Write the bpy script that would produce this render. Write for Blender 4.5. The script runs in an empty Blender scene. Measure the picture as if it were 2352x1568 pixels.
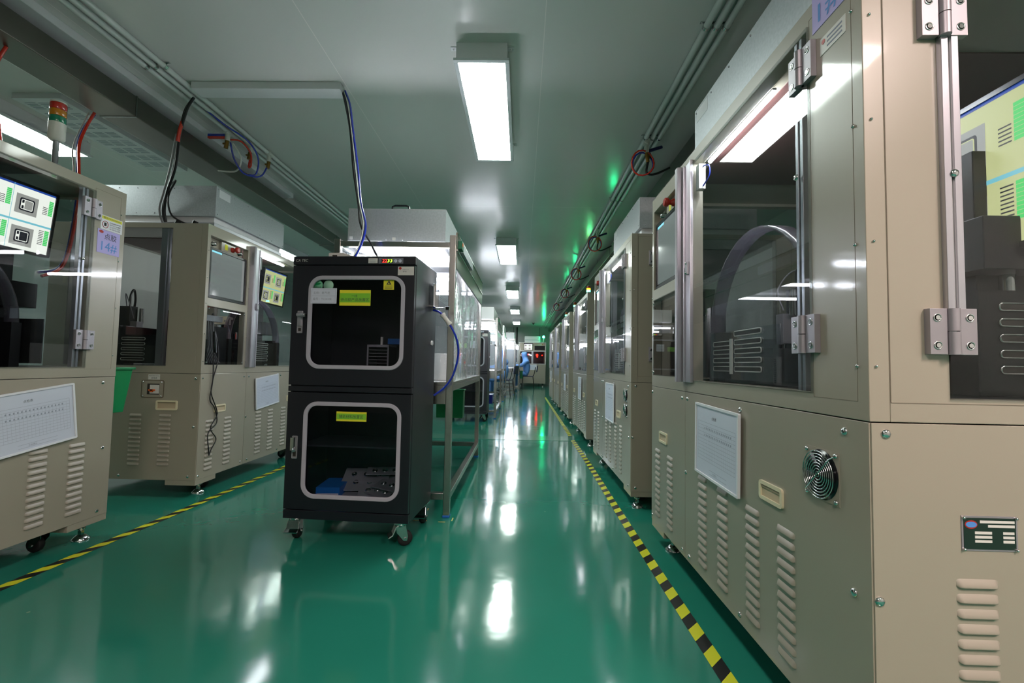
import bpy, math, random
from mathutils import Matrix, Vector
S = bpy.context.scene
C = S.collection
random.seed(7)
R = math.radians
# ---------------------------------------------------------------- camera
cam = bpy.data.objects.new('camera', bpy.data.cameras.new('camera')); C.objects.link(cam); S.camera = cam
cam.data.sensor_width = 36; cam.data.lens = 1045/2352*36; cam.data.clip_start = .02
cam.matrix_world = Matrix.Translation((0, 0, .89)) @ Matrix.Rotation(R(1.3244), 4, 'Z') @ Matrix.Rotation(R(92.874), 4, 'X') @ Matrix.Rotation(R(1.098), 4, 'Z')
cam.data.dof.use_dof = False
# ---------------------------------------------------------------- world, exposure
W = bpy.data.worlds.new('world'); S.world = W; W.use_nodes = True
W.node_tree.nodes['Background'].inputs[0].default_value = (.30, .36, .34, 1)
W.node_tree.nodes['Background'].inputs[1].default_value = .05
S.view_settings.view_transform = 'Standard'; S.view_settings.look = 'None'; S.view_settings.gamma = 1
S.view_settings.exposure = 1.3
S.view_settings.use_curve_mapping = False
S.cycles.max_bounces = 8; S.cycles.diffuse_bounces = 4; S.cycles.glossy_bounces = 4
S.cycles.transparent_max_bounces = 24; S.cycles.transmission_bounces = 6
S.cycles.sample_clamp_indirect = 4.0; S.cycles.caustics_reflective = True; S.cycles.caustics_refractive = False
S.cycles.use_denoising = True
LP = 12.0      # ceiling panel strength
LAMPX0, LAMPX1 = -.385, -.095
LAMPY = [2.27, 5.92, 9.6, 13.0, 16.65]
CZ = 2.56      # ceiling height
# ---------------------------------------------------------------- materials
def srgb(h):
    h = h.lstrip('#'); o = []
    for i in (0, 2, 4):
        c = int(h[i:i+2], 16)/255
        o.append(c/12.92 if c <= .04045 else ((c+.055)/1.055)**2.4)
    return (*o, 1)
MATS = {}
def mat(name, col='#808080', rough=.5, metal=0, coat=0, emit=None, es=0, bump=None, spec=.5, aniso=0, trans=0, alpha=1, noise=None, coatr=.05):
    if name in MATS: return MATS[name]
    m = bpy.data.materials.new(name); m.use_nodes = True; MATS[name] = m
    nt = m.node_tree; b = nt.nodes['Principled BSDF']
    c = srgb(col) if isinstance(col, str) else (*col, 1)
    b.inputs['Base Color'].default_value = c
    b.inputs['Roughness'].default_value = rough; b.inputs['Metallic'].default_value = metal
    b.inputs['Coat Weight'].default_value = coat; b.inputs['Coat Roughness'].default_value = coatr
    b.inputs['Specular IOR Level'].default_value = spec
    b.inputs['Transmission Weight'].default_value = trans; b.inputs['Alpha'].default_value = alpha
    if emit:
        b.inputs['Emission Color'].default_value = srgb(emit); b.inputs['Emission Strength'].default_value = es
    if bump or noise:
        tc = nt.nodes.new('ShaderNodeTexCoord')
    if bump:
        sc, st, di = bump
        n = nt.nodes.new('ShaderNodeTexNoise'); n.inputs['Scale'].default_value = sc; n.inputs['Detail'].default_value = 3
        nt.links.new(tc.outputs['Object'], n.inputs['Vector'])
        bp = nt.nodes.new('ShaderNodeBump'); bp.inputs['Strength'].default_value = st; bp.inputs['Distance'].default_value = di
        nt.links.new(n.outputs['Fac'], bp.inputs['Height']); nt.links.new(bp.outputs['Normal'], b.inputs['Normal'])
        nt.links.new(bp.outputs['Normal'], b.inputs['Coat Normal'])
    if noise:
        sc, c2, lo, hi = noise
        n = nt.nodes.new('ShaderNodeTexNoise'); n.inputs['Scale'].default_value = sc; n.inputs['Detail'].default_value = 4
        nt.links.new(tc.outputs['Object'], n.inputs['Vector'])
        r = nt.nodes.new('ShaderNodeValToRGB'); r.color_ramp.elements[0].position = lo; r.color_ramp.elements[1].position = hi
        r.color_ramp.elements[0].color = c; r.color_ramp.elements[1].color = srgb(c2)
        nt.links.new(n.outputs['Fac'], r.inputs['Fac']); nt.links.new(r.outputs['Color'], b.inputs['Base Color'])
    return m
def glassy(name, tint=(1, 1, 1), rough=.0, refl=1.0, bump=None, haze=0, hazecol=(.8, .85, .9)):
    m = bpy.data.materials.new(name); m.use_nodes = True; MATS[name] = m
    nt = m.node_tree; nt.nodes.remove(nt.nodes['Principled BSDF']); o = nt.nodes['Material Output']
    t = nt.nodes.new('ShaderNodeBsdfTransparent'); t.inputs[0].default_value = (*tint, 1)
    g = nt.nodes.new('ShaderNodeBsdfGlossy'); g.inputs['Roughness'].default_value = rough
    f = nt.nodes.new('ShaderNodeFresnel'); f.inputs['IOR'].default_value = 1.45
    mu = nt.nodes.new('ShaderNodeMath'); mu.operation = 'MULTIPLY'; mu.use_clamp = True; mu.inputs[1].default_value = refl
    ge = nt.nodes.new('ShaderNodeNewGeometry'); m0 = nt.nodes.new('ShaderNodeMath'); m0.operation = 'SUBTRACT'; m0.inputs[0].default_value = 1; nt.links.new(ge.outputs['Backfacing'], m0.inputs[1])
    m9 = nt.nodes.new('ShaderNodeMath'); m9.operation = 'MULTIPLY'; nt.links.new(f.outputs[0], m9.inputs[0]); nt.links.new(m0.outputs[0], m9.inputs[1])
    nt.links.new(m9.outputs[0], mu.inputs[0])
    mx = nt.nodes.new('ShaderNodeMixShader'); nt.links.new(mu.outputs[0], mx.inputs[0])
    nt.links.new(t.outputs[0], mx.inputs[1]); nt.links.new(g.outputs[0], mx.inputs[2])
    last = mx
    if haze:
        d = nt.nodes.new('ShaderNodeBsdfTranslucent'); d.inputs[0].default_value = (*hazecol, 1)
        d2 = nt.nodes.new('ShaderNodeBsdfDiffuse'); d2.inputs[0].default_value = (*hazecol, 1)
        m1 = nt.nodes.new('ShaderNodeMixShader'); nt.links.new(d.outputs[0], m1.inputs[1]); nt.links.new(d2.outputs[0], m1.inputs[2])
        m2 = nt.nodes.new('ShaderNodeMixShader'); m2.inputs[0].default_value = haze
        nt.links.new(mx.outputs[0], m2.inputs[1]); nt.links.new(m1.outputs[0], m2.inputs[2]); last = m2
    if bump:
        tc = nt.nodes.new('ShaderNodeTexCoord'); n = nt.nodes.new('ShaderNodeTexNoise'); n.inputs['Scale'].default_value = bump[0]
        n.inputs['Detail'].default_value = 5; n.inputs['Distortion'].default_value = 1.5
        nt.links.new(tc.outputs['Object'], n.inputs['Vector'])
        bp = nt.nodes.new('ShaderNodeBump'); bp.inputs['Strength'].default_value = bump[1]; bp.inputs['Distance'].default_value = bump[2]
        nt.links.new(n.outputs['Fac'], bp.inputs['Height']); nt.links.new(bp.outputs['Normal'], g.inputs['Normal'])
    nt.links.new(last.outputs[0], o.inputs['Surface'])
    return m
BEIGE = mat('beige_paint', (.312, .288, .224), rough=.36, coat=.5, bump=(260, .03, .001), coatr=.06)
BEIGE2 = mat('beige_paint_smooth', (.31, .285, .228), rough=.40, coat=.1, coatr=.2)
SEAM2 = mat('paint_joint', '#6d6556', rough=.7)
SEAM = mat('dark_seam', '#2a2620', rough=.8)
GALV = mat('galvanised_steel', '#aab0b4', rough=.45, metal=.5, noise=(90, '#b4babe', .35, .65))
STEEL = mat('brushed_steel', '#a5a5a0', rough=.24, metal=1, bump=(20, .05, .01))
DUCT = mat('duct_steel', '#8b8680', rough=.36, metal=1, bump=(6, .08, .02))
CHROME = mat('chrome', '#d0d0d0', rough=.12, metal=1)
ALU = mat('anodised_aluminium', '#b9b9c0', rough=.32, metal=.85)
ALUD = mat('cast_aluminium', '#a09da2', rough=.45, metal=.6)
BLACK = mat('black_plastic', '#0d0d10', rough=.25)
BLACKM = mat('black_anodised', '#111114', rough=.4, metal=.3)
RUBBER = mat('rubber', '#0c0c0c', rough=.7)
WHITE = mat('white_plastic', '#cfcfc8', rough=.35)
WPAINT = mat('white_paint', '#dcdcdf', rough=.4)
CREAM = mat('cream_plastic', '#d8cfae', rough=.3, coat=.3)
PAPER = mat('paper', '#c3cad6', rough=.6)
INK = mat('ink', '#30343c', rough=.7)
INKG = mat('grey_ink', '#8b93a0', rough=.7)
FRAMEW = mat('white_frame', '#dadde0', rough=.35)
RED = mat('red_plastic', '#a8281c', rough=.3)
REDT = mat('red_tube', '#d8301c', rough=.25, coat=.5)
BLUET = mat('blue_tube', '#1b2fa8', rough=.25, coat=.5)
BLACKT = mat('black_cable', '#0b0b0d', rough=.4)
GREYT = mat('grey_cable', '#77777a', rough=.4)
BRASS = mat('brass', '#8a6a33', rough=.35, metal=.9)
GREENP = mat('green_plastic', '#0c7a45', rough=.35)
YEL = mat('yellow_tape', '#c8cc26', rough=.4)
YELS = mat('yellow_sticker', '#d6d22c', rough=.5)
BLK_TAPE = mat('black_tape', '#121212', rough=.35)
CAB = mat('cabinet_paint', '#0c0e18', rough=.42, coat=.15, bump=(300, .05, .001), coatr=.2)
GASKET = mat('grey_gasket', '#a2a2ab', rough=.45)
PURPLE = mat('purple_paper', '#a9a0d8', rough=.5)
BLUEI = mat('blue_ink', '#4c86c8', rough=.6)
LGREEN = mat('green_label', '#79bf2e', rough=.5)
GREEN_ST = mat('green_sticker', '#5aa27c', rough=.5)
BLUEP = mat('blue_plastic', '#1766b8', rough=.4)
BLUEC = mat('blue_suit_cloth', '#6f9fe0', rough=.8, bump=(12, .3, .03))
SKIN = mat('skin', '#c89a80', rough=.55)
NAVY = mat('navy_plastic', '#131a3c', rough=.4)
GRILLE = mat('grille_mesh', '#5b3f3c', rough=.5)
ORANGE = mat('orange_plastic', '#d85a14', rough=.4)
TEAL = mat('teal_strip', '#3e8f94', rough=.4)
INNER = mat('inner_wall_paint', '#c3c7bb', rough=.4)
GLASS = glassy('window_acrylic', (.80, .82, .82), refl=1.1)
DGLASS = glassy('tinted_glass', (.80, .81, .84), refl=1.0)
VINYL = glassy('clear_vinyl', (.93, .95, .97), rough=.05, refl=2.2, bump=(16, 1.0, .03), haze=.11, hazecol=(.9, .93, 1))
SMOKE = glassy('smoked_acrylic', (.35, .5, .46), rough=.03, refl=2.0, bump=(6, .3, .02))
ACR = glassy('acrylic_clear', (.85, .88, .9), rough=.05, refl=2.5)
HOSEC = glassy('translucent_tube', (.62, .6, .68), rough=.2, refl=1.5, haze=.14, hazecol=(.55, .5, .6))
LAMP = mat('lamp_diffuser', '#ffffff', emit='#f4fff8', es=LP)
LAMPB = mat('rear_lamp_diffuser', '#ffffff', emit='#ffe6e2', es=LP*2.3)
LED = mat('bench_led', '#ffffff', emit='#eef1fa', es=40)
LEDM = mat('machine_led', '#ffffff', emit='#eef1fa', es=85)
SCRW = mat('screen_white', '#000000', emit='#dfe0d8', es=.75)
SCRY = mat('screen_yellow', '#000000', emit='#c9cc92', es=.55)
SCRG = mat('screen_grey', '#101214', rough=.08, emit='#7f8886', es=.30, coat=1)
SCRB = mat('screen_blue', '#000000', emit='#2a4fa8', es=.5)
SCRC = mat('screen_cyan', '#000000', emit='#7fd0e0', es=.5)
SCRK = mat('screen_dark', '#000000', emit='#20222c', es=.4)
SCRGR = mat('screen_green', '#000000', emit='#46d268', es=.6)
SCRM = mat('screen_mid', '#000000', emit='#a5a5a0', es=.5)
LG = mat('lens_green_lit', '#103020', emit='#20ffa0', es=30)
LGo = mat('lens_green', '#147a5c', rough=.2, coat=.6)
LA = mat('lens_amber', '#c07a10', rough=.2, coat=.6)
LAL = mat('lens_amber_lit', '#c07a10', emit='#ffb010', es=5)
LR = mat('lens_red', '#b02416', rough=.2, coat=.6)
LRL = mat('red_light', '#400000', emit='#ff1408', es=8)
DR = mat('digit_red', '#200000', emit='#ff2a20', es=3)
DG = mat('digit_green', '#102000', emit='#a8ff30', es=2.5)
# floor / ceiling materials
def floor_mat():
    m = mat('green_epoxy', (.010, .150, .085), rough=.10, coat=0, spec=.55)
    nt = m.node_tree; b = nt.nodes['Principled BSDF']; tc = nt.nodes.new('ShaderNodeTexCoord')
    def noise(sc, det, mapscale=None):
        n = nt.nodes.new('ShaderNodeTexNoise'); n.inputs['Scale'].default_value = sc; n.inputs['Detail'].default_value = det
        nt.links.new(tc.outputs['Object'], n.inputs['Vector']); return n
    a = noise(.7, 3); r = nt.nodes.new('ShaderNodeValToRGB'); r.color_ramp.elements[0].position = .3; r.color_ramp.elements[1].position = .75
    r.color_ramp.elements[0].color = (.013, .160, .108, 1); r.color_ramp.elements[1].color = (.019, .195, .138, 1)
    nt.links.new(a.outputs['Fac'], r.inputs['Fac'])
    # small chips and scuffs
    v = nt.nodes.new('ShaderNodeTexVoronoi'); v.inputs['Scale'].default_value = 5.5; nt.links.new(tc.outputs['Object'], v.inputs['Vector'])
    lt = nt.nodes.new('ShaderNodeMath'); lt.operation = 'LESS_THAN'; lt.inputs[1].default_value = .028; nt.links.new(v.outputs['Distance'], lt.inputs[0])
    n3 = noise(1.1, 2); gt = nt.nodes.new('ShaderNodeMath'); gt.operation = 'GREATER_THAN'; gt.inputs[1].default_value = .52; nt.links.new(n3.outputs['Fac'], gt.inputs[0])
    mm = nt.nodes.new('ShaderNodeMath'); mm.operation = 'MULTIPLY'; nt.links.new(lt.outputs[0], mm.inputs[0]); nt.links.new(gt.outputs[0], mm.inputs[1])
    mx = nt.nodes.new('ShaderNodeMix'); mx.data_type = 'RGBA'; nt.links.new(mm.outputs[0], mx.inputs[0]); nt.links.new(r.outputs['Color'], mx.inputs[6]); mx.inputs[7].default_value = (.12, .28, .18, 1)
    nt.links.new(mx.outputs[2], b.inputs['Base Color'])
    rr = nt.nodes.new('ShaderNodeMapRange'); n2 = noise(3, 5); nt.links.new(n2.outputs['Fac'], rr.inputs[0]); rr.inputs[3].default_value = .055; rr.inputs[4].default_value = .16
    nt.links.new(rr.outputs[0], b.inputs['Roughness'])
    n4 = noise(9, 2); n5 = noise(1.6, 2); ad = nt.nodes.new('ShaderNodeMath'); ad.operation = 'MULTIPLY_ADD'; ad.inputs[1].default_value = .12
    nt.links.new(n4.outputs['Fac'], ad.inputs[0]); nt.links.new(n5.outputs['Fac'], ad.inputs[2])
    bp = nt.nodes.new('ShaderNodeBump'); bp.inputs['Strength'].default_value = .35; bp.inputs['Distance'].default_value = .012
    nt.links.new(ad.outputs[0], bp.inputs['Height']); nt.links.new(bp.outputs['Normal'], b.inputs['Normal'])
    return m
def ceil_mat():
    m = mat('ceiling_panel', '#c6cec8', rough=.24, coat=.3, spec=.5, coatr=.15)
    nt = m.node_tree; b = nt.nodes['Principled BSDF']; tc = nt.nodes.new('ShaderNodeTexCoord')
    sp = nt.nodes.new('ShaderNodeSeparateXYZ'); nt.links.new(tc.outputs['Object'], sp.inputs[0])
    def seam(out, off, per, w):
        a = nt.nodes.new('ShaderNodeMath'); a.operation = 'ADD'; a.inputs[1].default_value = -off+per*40; nt.links.new(out, a.inputs[0])
        mo = nt.nodes.new('ShaderNodeMath'); mo.operation = 'MODULO'; mo.inputs[1].default_value = per; nt.links.new(a.outputs[0], mo.inputs[0])
        l = nt.nodes.new('ShaderNodeMath'); l.operation = 'LESS_THAN'; l.inputs[1].default_value = w; nt.links.new(mo.outputs[0], l.inputs[0]); return l
    s1 = seam(sp.outputs['X'], -1.1, 1.18, .004); s2 = seam(sp.outputs['Y'], 4.75, 3.0, .005)
    mx = nt.nodes.new('ShaderNodeMath'); mx.operation = 'MAXIMUM'; nt.links.new(s1.outputs[0], mx.inputs[0]); nt.links.new(s2.outputs[0], mx.inputs[1])
    c = nt.nodes.new('ShaderNodeMix'); c.data_type = 'RGBA'; c.inputs[6].default_value = (.67, .665, .645, 1); c.inputs[7].default_value = (.85, .8, .78, 1)
    nt.links.new(mx.outputs[0], c.inputs[0]); nt.links.new(c.outputs[2], b.inputs['Base Color'])
    n = nt.nodes.new('ShaderNodeTexNoise'); n.inputs['Scale'].default_value = 1.2; n.inputs['Detail'].default_value = 2; nt.links.new(tc.outputs['Object'], n.inputs['Vector'])
    bp = nt.nodes.new('ShaderNodeBump'); bp.inputs['Strength'].default_value = .25; bp.inputs['Distance'].default_value = .02
    nt.links.new(n.outputs['Fac'], bp.inputs['Height']); nt.links.new(bp.outputs['Normal'], b.inputs['Normal'])
    nt.links.new(bp.outputs['Normal'], b.inputs['Coat Normal'])
    return m
FLOOR = floor_mat(); CEIL = ceil_mat()
# ---------------------------------------------------------------- mesh builder
TXT = {}
def text_geo(s):
    if s in TXT: return TXT[s]
    cu = bpy.data.curves.new('t', 'FONT'); cu.body = s; cu.size = 1; cu.resolution_u = 2
    o = bpy.data.objects.new('t', cu); C.objects.link(o)
    dg = bpy.context.evaluated_depsgraph_get(); me = bpy.data.meshes.new_from_object(o.evaluated_get(dg))
    vs = [(v.co.x, v.co.y) for v in me.vertices]; fs = [tuple(p.vertices) for p in me.polygons]
    bpy.data.objects.remove(o); bpy.data.curves.remove(cu); bpy.data.meshes.remove(me)
    x0 = min(v[0] for v in vs); x1 = max(v[0] for v in vs); y0 = min(v[1] for v in vs); y1 = max(v[1] for v in vs)
    TXT[s] = ([((a-x0), (b-y0)) for a, b in vs], fs, x1-x0, y1-y0); return TXT[s]
class MB:
    def __init__(s, X=None): s.v = []; s.f = []; s.m = []; s.sm = []; s.mats = []; s.X = X or Matrix()
    def mi(s, m):
        if m not in s.mats: s.mats.append(m)
        return s.mats.index(m)
    def add(s, vs, fs, m, smooth=False):
        o = len(s.v); s.v += [tuple(s.X @ Vector(p)) for p in vs]; i = s.mi(m)
        for f in fs: s.f.append(tuple(o+k for k in f)); s.m.append(i); s.sm.append(smooth)
        return s
    def box(s, x0, x1, y0, y1, z0, z1, m):
        vs = [(x, y, z) for z in (z0, z1) for y in (y0, y1) for x in (x0, x1)]
        return s.add(vs, [(0, 2, 3, 1), (4, 5, 7, 6), (0, 1, 5, 4), (2, 6, 7, 3), (0, 4, 6, 2), (1, 3, 7, 5)], m)
    def cyl(s, a, b, r, m, n=12, r2=None, cap=True, smooth=True):
        a = Vector(a); b = Vector(b); r2 = r if r2 is None else r2; d = (b-a).normalized()
        u = d.orthogonal().normalized(); w = d.cross(u); vs = []
        for p, q in ((a, r), (b, r2)):
            for k in range(n):
                t = 2*math.pi*k/n; vs.append(p+(u*math.cos(t)+w*math.sin(t))*q)
        s.add(vs, [(k, (k+1) % n, n+(k+1) % n, n+k) for k in range(n)], m, smooth)
        if cap: s.add(vs, [tuple(range(n-1, -1, -1)), tuple(range(n, 2*n))], m)
        return s
    def lathe(s, c, prof, m, n=20, axis='Z'):
        vs = []
        for r, z in prof:
            for k in range(n):
                t = 2*math.pi*k/n; a, b = r*math.cos(t), r*math.sin(t)
                vs.append((c[0]+a, c[1]+b, c[2]+z) if axis == 'Z' else (c[0]+a, c[1]+z, c[2]+b))
        fs = []
        for j in range(len(prof)-1):
            fs += [(j*n+k, j*n+(k+1) % n, (j+1)*n+(k+1) % n, (j+1)*n+k) for k in range(n)]
        s.add(vs, fs, m, True); s.add(vs, [tuple(range(n)), tuple(range((len(prof)-1)*n, len(prof)*n))], m); return s
    def tube(s, pts, r, m, n=7, sub=6, closed=False):
        P = [Vector(p) for p in pts]
        if sub > 1 and len(P) > 2:
            Q = []; L = len(P); rng = range(L if closed else L-1)
            for i in rng:
                p0 = P[i-1] if (i > 0 or closed) else P[0]; p1 = P[i]; p2 = P[(i+1) % L]; p3 = P[(i+2) % L] if (closed or i+2 < L) else P[-1]
                for k in range(sub):
                    t = k/sub
                    Q.append(.5*((2*p1)+(-p0+p2)*t+(2*p0-5*p1+4*p2-p3)*t*t+(-p0+3*p1-3*p2+p3)*t**3))
            if not closed: Q.append(P[-1])
            P = Q
        vs = []; u = None; L = len(P)
        for i, p in enumerate(P):
            d = ((P[(i+1) % L] if (closed or i+1 < L) else p)-(P[i-1] if (closed or i > 0) else p))
            d = d.normalized() if d.length > 1e-9 else Vector((0, 0, 1))
            if u is None: u = d.orthogonal().normalized()
            u = (u-d*u.dot(d)); u = u.normalized() if u.length > 1e-6 else d.orthogonal().normalized()
            w = d.cross(u)
            for k in range(n):
                t = 2*math.pi*k/n; vs.append(p+(u*math.cos(t)+w*math.sin(t))*r)
        fs = []
        for j in range(L if closed else L-1):
            jj = (j+1) % L
            fs += [(j*n+k, j*n+(k+1) % n, jj*n+(k+1) % n, jj*n+k) for k in range(n)]
        s.add(vs, fs, m, True)
        if not closed: s.add(vs, [tuple(range(n)), tuple(range((L-1)*n, L*n))], m)
        return s
    def plate(s, x0, x1, z0, z1, y0, y1, holes, m):
        xs = sorted({x0, x1, *[h[0] for h in holes], *[h[1] for h in holes]}); zs = sorted({z0, z1, *[h[2] for h in holes], *[h[3] for h in holes]})
        def occ(i, j):
            if i < 0 or j < 0 or i >= len(xs)-1 or j >= len(zs)-1: return False
            cx = (xs[i]+xs[i+1])/2; cz = (zs[j]+zs[j+1])/2
            return not any(h[0] < cx < h[1] and h[2] < cz < h[3] for h in holes)
        for i in range(len(xs)-1):
            for j in range(len(zs)-1):
                if not occ(i, j): continue
                a, b, c, d = xs[i], xs[i+1], zs[j], zs[j+1]
                fs = [(0, 1, 5, 4), (2, 6, 7, 3)]
                if not occ(i, j-1): fs.append((0, 2, 3, 1))
                if not occ(i, j+1): fs.append((4, 5, 7, 6))
                if not occ(i-1, j): fs.append((0, 4, 6, 2))
                if not occ(i+1, j): fs.append((1, 3, 7, 5))
                s.add([(x, y, z) for z in (c, d) for y in (y0, y1) for x in (a, b)], fs, m)
        return s
    def louvre(s, x0, x1, z0, m, h=.0165, d=.0065, y=0):
        prof = [(0, h), (-d*.30, h*.82), (-d*.75, h*.50), (-d, h*.20), (-d*.97, h*.04), (-d*.7, 0), (0, 0)]; st = ((0, .02, .35), (.0025, .55, .12), (.006, .93, .02), (.010, 1, 0)); L = x1-x0
        cols = [(x0+o, k, q) for o, k, q in st]+[(x1-o, k, q) for o, k, q in reversed(st)]; vs = []
        for X_, k, q in cols:
            for dy, dz in prof: vs.append((X_, y+dy*k, z0+dz*(1-2*q*.5)+h*q*.5))
        n = len(prof)
        return s.add(vs, [(c*n+k, (c+1)*n+k, (c+1)*n+k+1, c*n+k+1) for c in range(len(cols)-1) for k in range(n-1)], m, True)
    def screw(s, x, z, r=.0075, y=0, m=None):
        return s.lathe((x, y, z), [(r, 0), (r, -.002), (r*.7, -.0045), (r*.2, -.005)], m or CHROME, 8, axis='Y')
    def text(s, t, x, y, z, size, m, w=None, plane='XZ', shear=0):
        vs, fs, tw, th = text_geo(t); k = size/th if w is None else w/tw; kz = size/th
        return s.add([(x+a*k+shear*b*kz, y, z+b*kz) for a, b in vs], fs, m)
    def rrect(s, x0, x1, z0, z1, r, n=6):
        P = []
        for cx, cz, a in ((x1-r, z1-r, 0), (x0+r, z1-r, 90), (x0+r, z0+r, 180), (x1-r, z0+r, 270)):
            for k in range(n+1):
                t = R(a+90*k/n); P.append((cx+r*math.cos(t), cz+r*math.sin(t)))
        return P
    def rring(s, x0, x1, z0, z1, r, t, y0, y1, m, n=6):
        """rounded rectangular ring of width t between y0 and y1"""
        O = s.rrect(x0, x1, z0, z1, r, n); I = s.rrect(x0+t, x1-t, z0+t, z1-t, max(r-t, .001), n); L = len(O)
        vs = [(x, y1, z) for x, z in O]+[(x, y0, z) for x, z in O]+[(x, y0, z) for x, z in I]+[(x, y1, z) for x, z in I]
        fs = []
        for a in range(3):
            fs += [(a*L+k, a*L+(k+1) % L, (a+1)*L+(k+1) % L, (a+1)*L+k) for k in range(L)]
        return s.add(vs, fs, m)
    def rhole(s, X0, X1, Z0, Z1, x0, x1, z0, z1, r, y0, y1, m, n=6):
        """rectangular plate with a rounded hole"""
        I = s.rrect(x0, x1, z0, z1, r, n); L = len(I); cor = [(X1, Z1), (X0, Z1), (X0, Z0), (X1, Z0)]
        O = [cor[i//(n+1)] for i in range(L)]
        vs = [(x, y0, z) for x, z in O]+[(x, y0, z) for x, z in I]+[(x, y1, z) for x, z in I]+[(x, y1, z) for x, z in O]
        fs = []
        for k in range(L):
            j = (k+1) % L; same = O[k] == O[j]
            fs.append((k, L+j, L+k) if same else (k, j, L+j, L+k))
            fs.append((L+k, L+j, 2*L+j, 2*L+k))
            if not same: fs.append((3*L+k, 3*L+j, j, k))
            fs.append((3*L+k, 2*L+k, 2*L+j) if same else (3*L+k, 2*L+k, 2*L+j, 3*L+j))
        return s.add(vs, fs, m)
    def build(s, name, parent=None, bevel=0, label=None, seg=2):
        me = bpy.data.meshes.new(name); me.from_pydata(s.v, [], s.f)
        for m in s.mats: me.materials.append(m)
        me.polygons.foreach_set('material_index', s.m); me.polygons.foreach_set('use_smooth', s.sm); me.update()
        o = bpy.data.objects.new(name, me); C.objects.link(o)
        if parent: o.parent = parent
        if bevel:
            b = o.modifiers.new('b', 'BEVEL'); b.width = bevel; b.segments = seg; b.limit_method = 'ANGLE'; b.angle_limit = R(50)
        if label: o['label'] = label
        return o
def tag(o, label, cat, group=None):
    o['label'] = label; o['category'] = cat
    if group: o['group'] = group
    return o
def thing(name, loc, rz, label, cat, group=None):
    o = bpy.data.objects.new(name, None); C.objects.link(o); o.location = loc; o.rotation_euler = (0, 0, R(rz)); o.empty_display_size = .1
    return tag(o, label, cat, group)
def struct(o):
    o['kind'] = 'structure'; return o
def copy_tree(o, parent=None):
    c = o.copy(); C.objects.link(c)
    if parent: c.parent = parent
    for ch in list(o.children): copy_tree(ch, c)
    return c
# ---------------------------------------------------------------- room
XL, XR, YB, YE = -5.2, 2.75, -3.2, 20.5
MB().box(XL, XR, YB, YE, -.1, 0, FLOOR).build('floor').__setitem__('kind', 'structure')
MB().box(XL, XR, YB, YE, CZ, CZ+.1, CEIL).build('ceiling').__setitem__('kind', 'structure')
WALLM = mat('wall_panel', '#b4bdb8', rough=.3, coat=.3, coatr=.2)
for n, b in (('wall_left', (XL-.1, XL, YB, YE)), ('wall_right', (XR, XR+.1, YB, YE)), ('wall_back', (XL-.1, XR+.1, YB-.1, YB)), ('wall_front', (XL-.1, XR+.1, YE, YE+.1))):
    m = MB().box(*b, -.1, CZ+.1, WALLM)
    struct(m.build(n))
m = MB()   # end wall panel joints and pipe
for x in (-1.6, -.42, .76): m.box(x, x+.012, YE-.01, YE, 0, CZ, SEAM)
struct(m.build('trim_1'))
m = MB().box(-1.15, .58, 5.42, 5.76, 0, .0022, mat('floor_seam_cover', (.05, .20, .135), rough=.16, spec=.6))
struct(m.build('trim_2'))
# beams of sheet steel under the ceiling: left and right ducts
def duct(name, x0, x1, z0, z1, y0, y1, joints, label, group):
    t = thing(name, ((x0+x1)/2, y0, z0), 0, label, 'duct', group)
    Xm = Matrix.Translation((-(x0+x1)/2, -y0, -z0))
    MB(Xm).box(x0, x1, y0, y1, z0, z1, DUCT).build('duct_body', t, .004)
    for j in joints:
        m = MB(Xm); m.box(x0-.003, x1+.003, j, j+.012, z0-.003, z1+.002, STEEL); m.build('joint_strap', t)
    for k in range(int((y1-y0)/2.2)):
        y = y0+1.0+k*2.2; 
        for xx in (x0+.03, x1-.03):
            if y > 4.6: m = MB(Xm); m.cyl((xx, y, z1-.002), (xx, y, CZ), .006, CHROME, 8); m.build('hanger_rod', t)
    return t
duct('cable_duct', -2.575, -2.36, 2.34, 2.465, -1.5, 19.8, (2.62, 5.6, 8.6, 11.6), 'long brushed steel cable duct hung over the left row of beige machines', None)
duct('cable_duct', 1.12, 1.35, 2.34, 2.46, -.5, 19.8, (2.9, 5.9, 8.9, 11.9), 'long steel cable duct under the ceiling above the right row of beige machines', None)
m = MB(); m.box(-2.47, -2.33, -1.5, 4.45, 2.515, CZ, WPAINT); tag(m.build('raceway', None, .003), 'long white cable raceway on the ceiling between the left duct and the grey pipes', 'cable raceway')
m = MB(); m.box(-2.62, -2.475, -1.5, 2.55, 2.49, CZ, WPAINT); tag(m.build('raceway', None, .003), 'wide white raceway above the near left end of the steel duct', 'cable raceway')
m = MB(); m.box(-2.03, -1.12, 2.62, 2.72, 2.515, CZ, WPAINT); tag(m.build('raceway', None, .003), 'short white raceway running crosswise on the ceiling, black and blue cables leaving its end', 'cable raceway')
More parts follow.
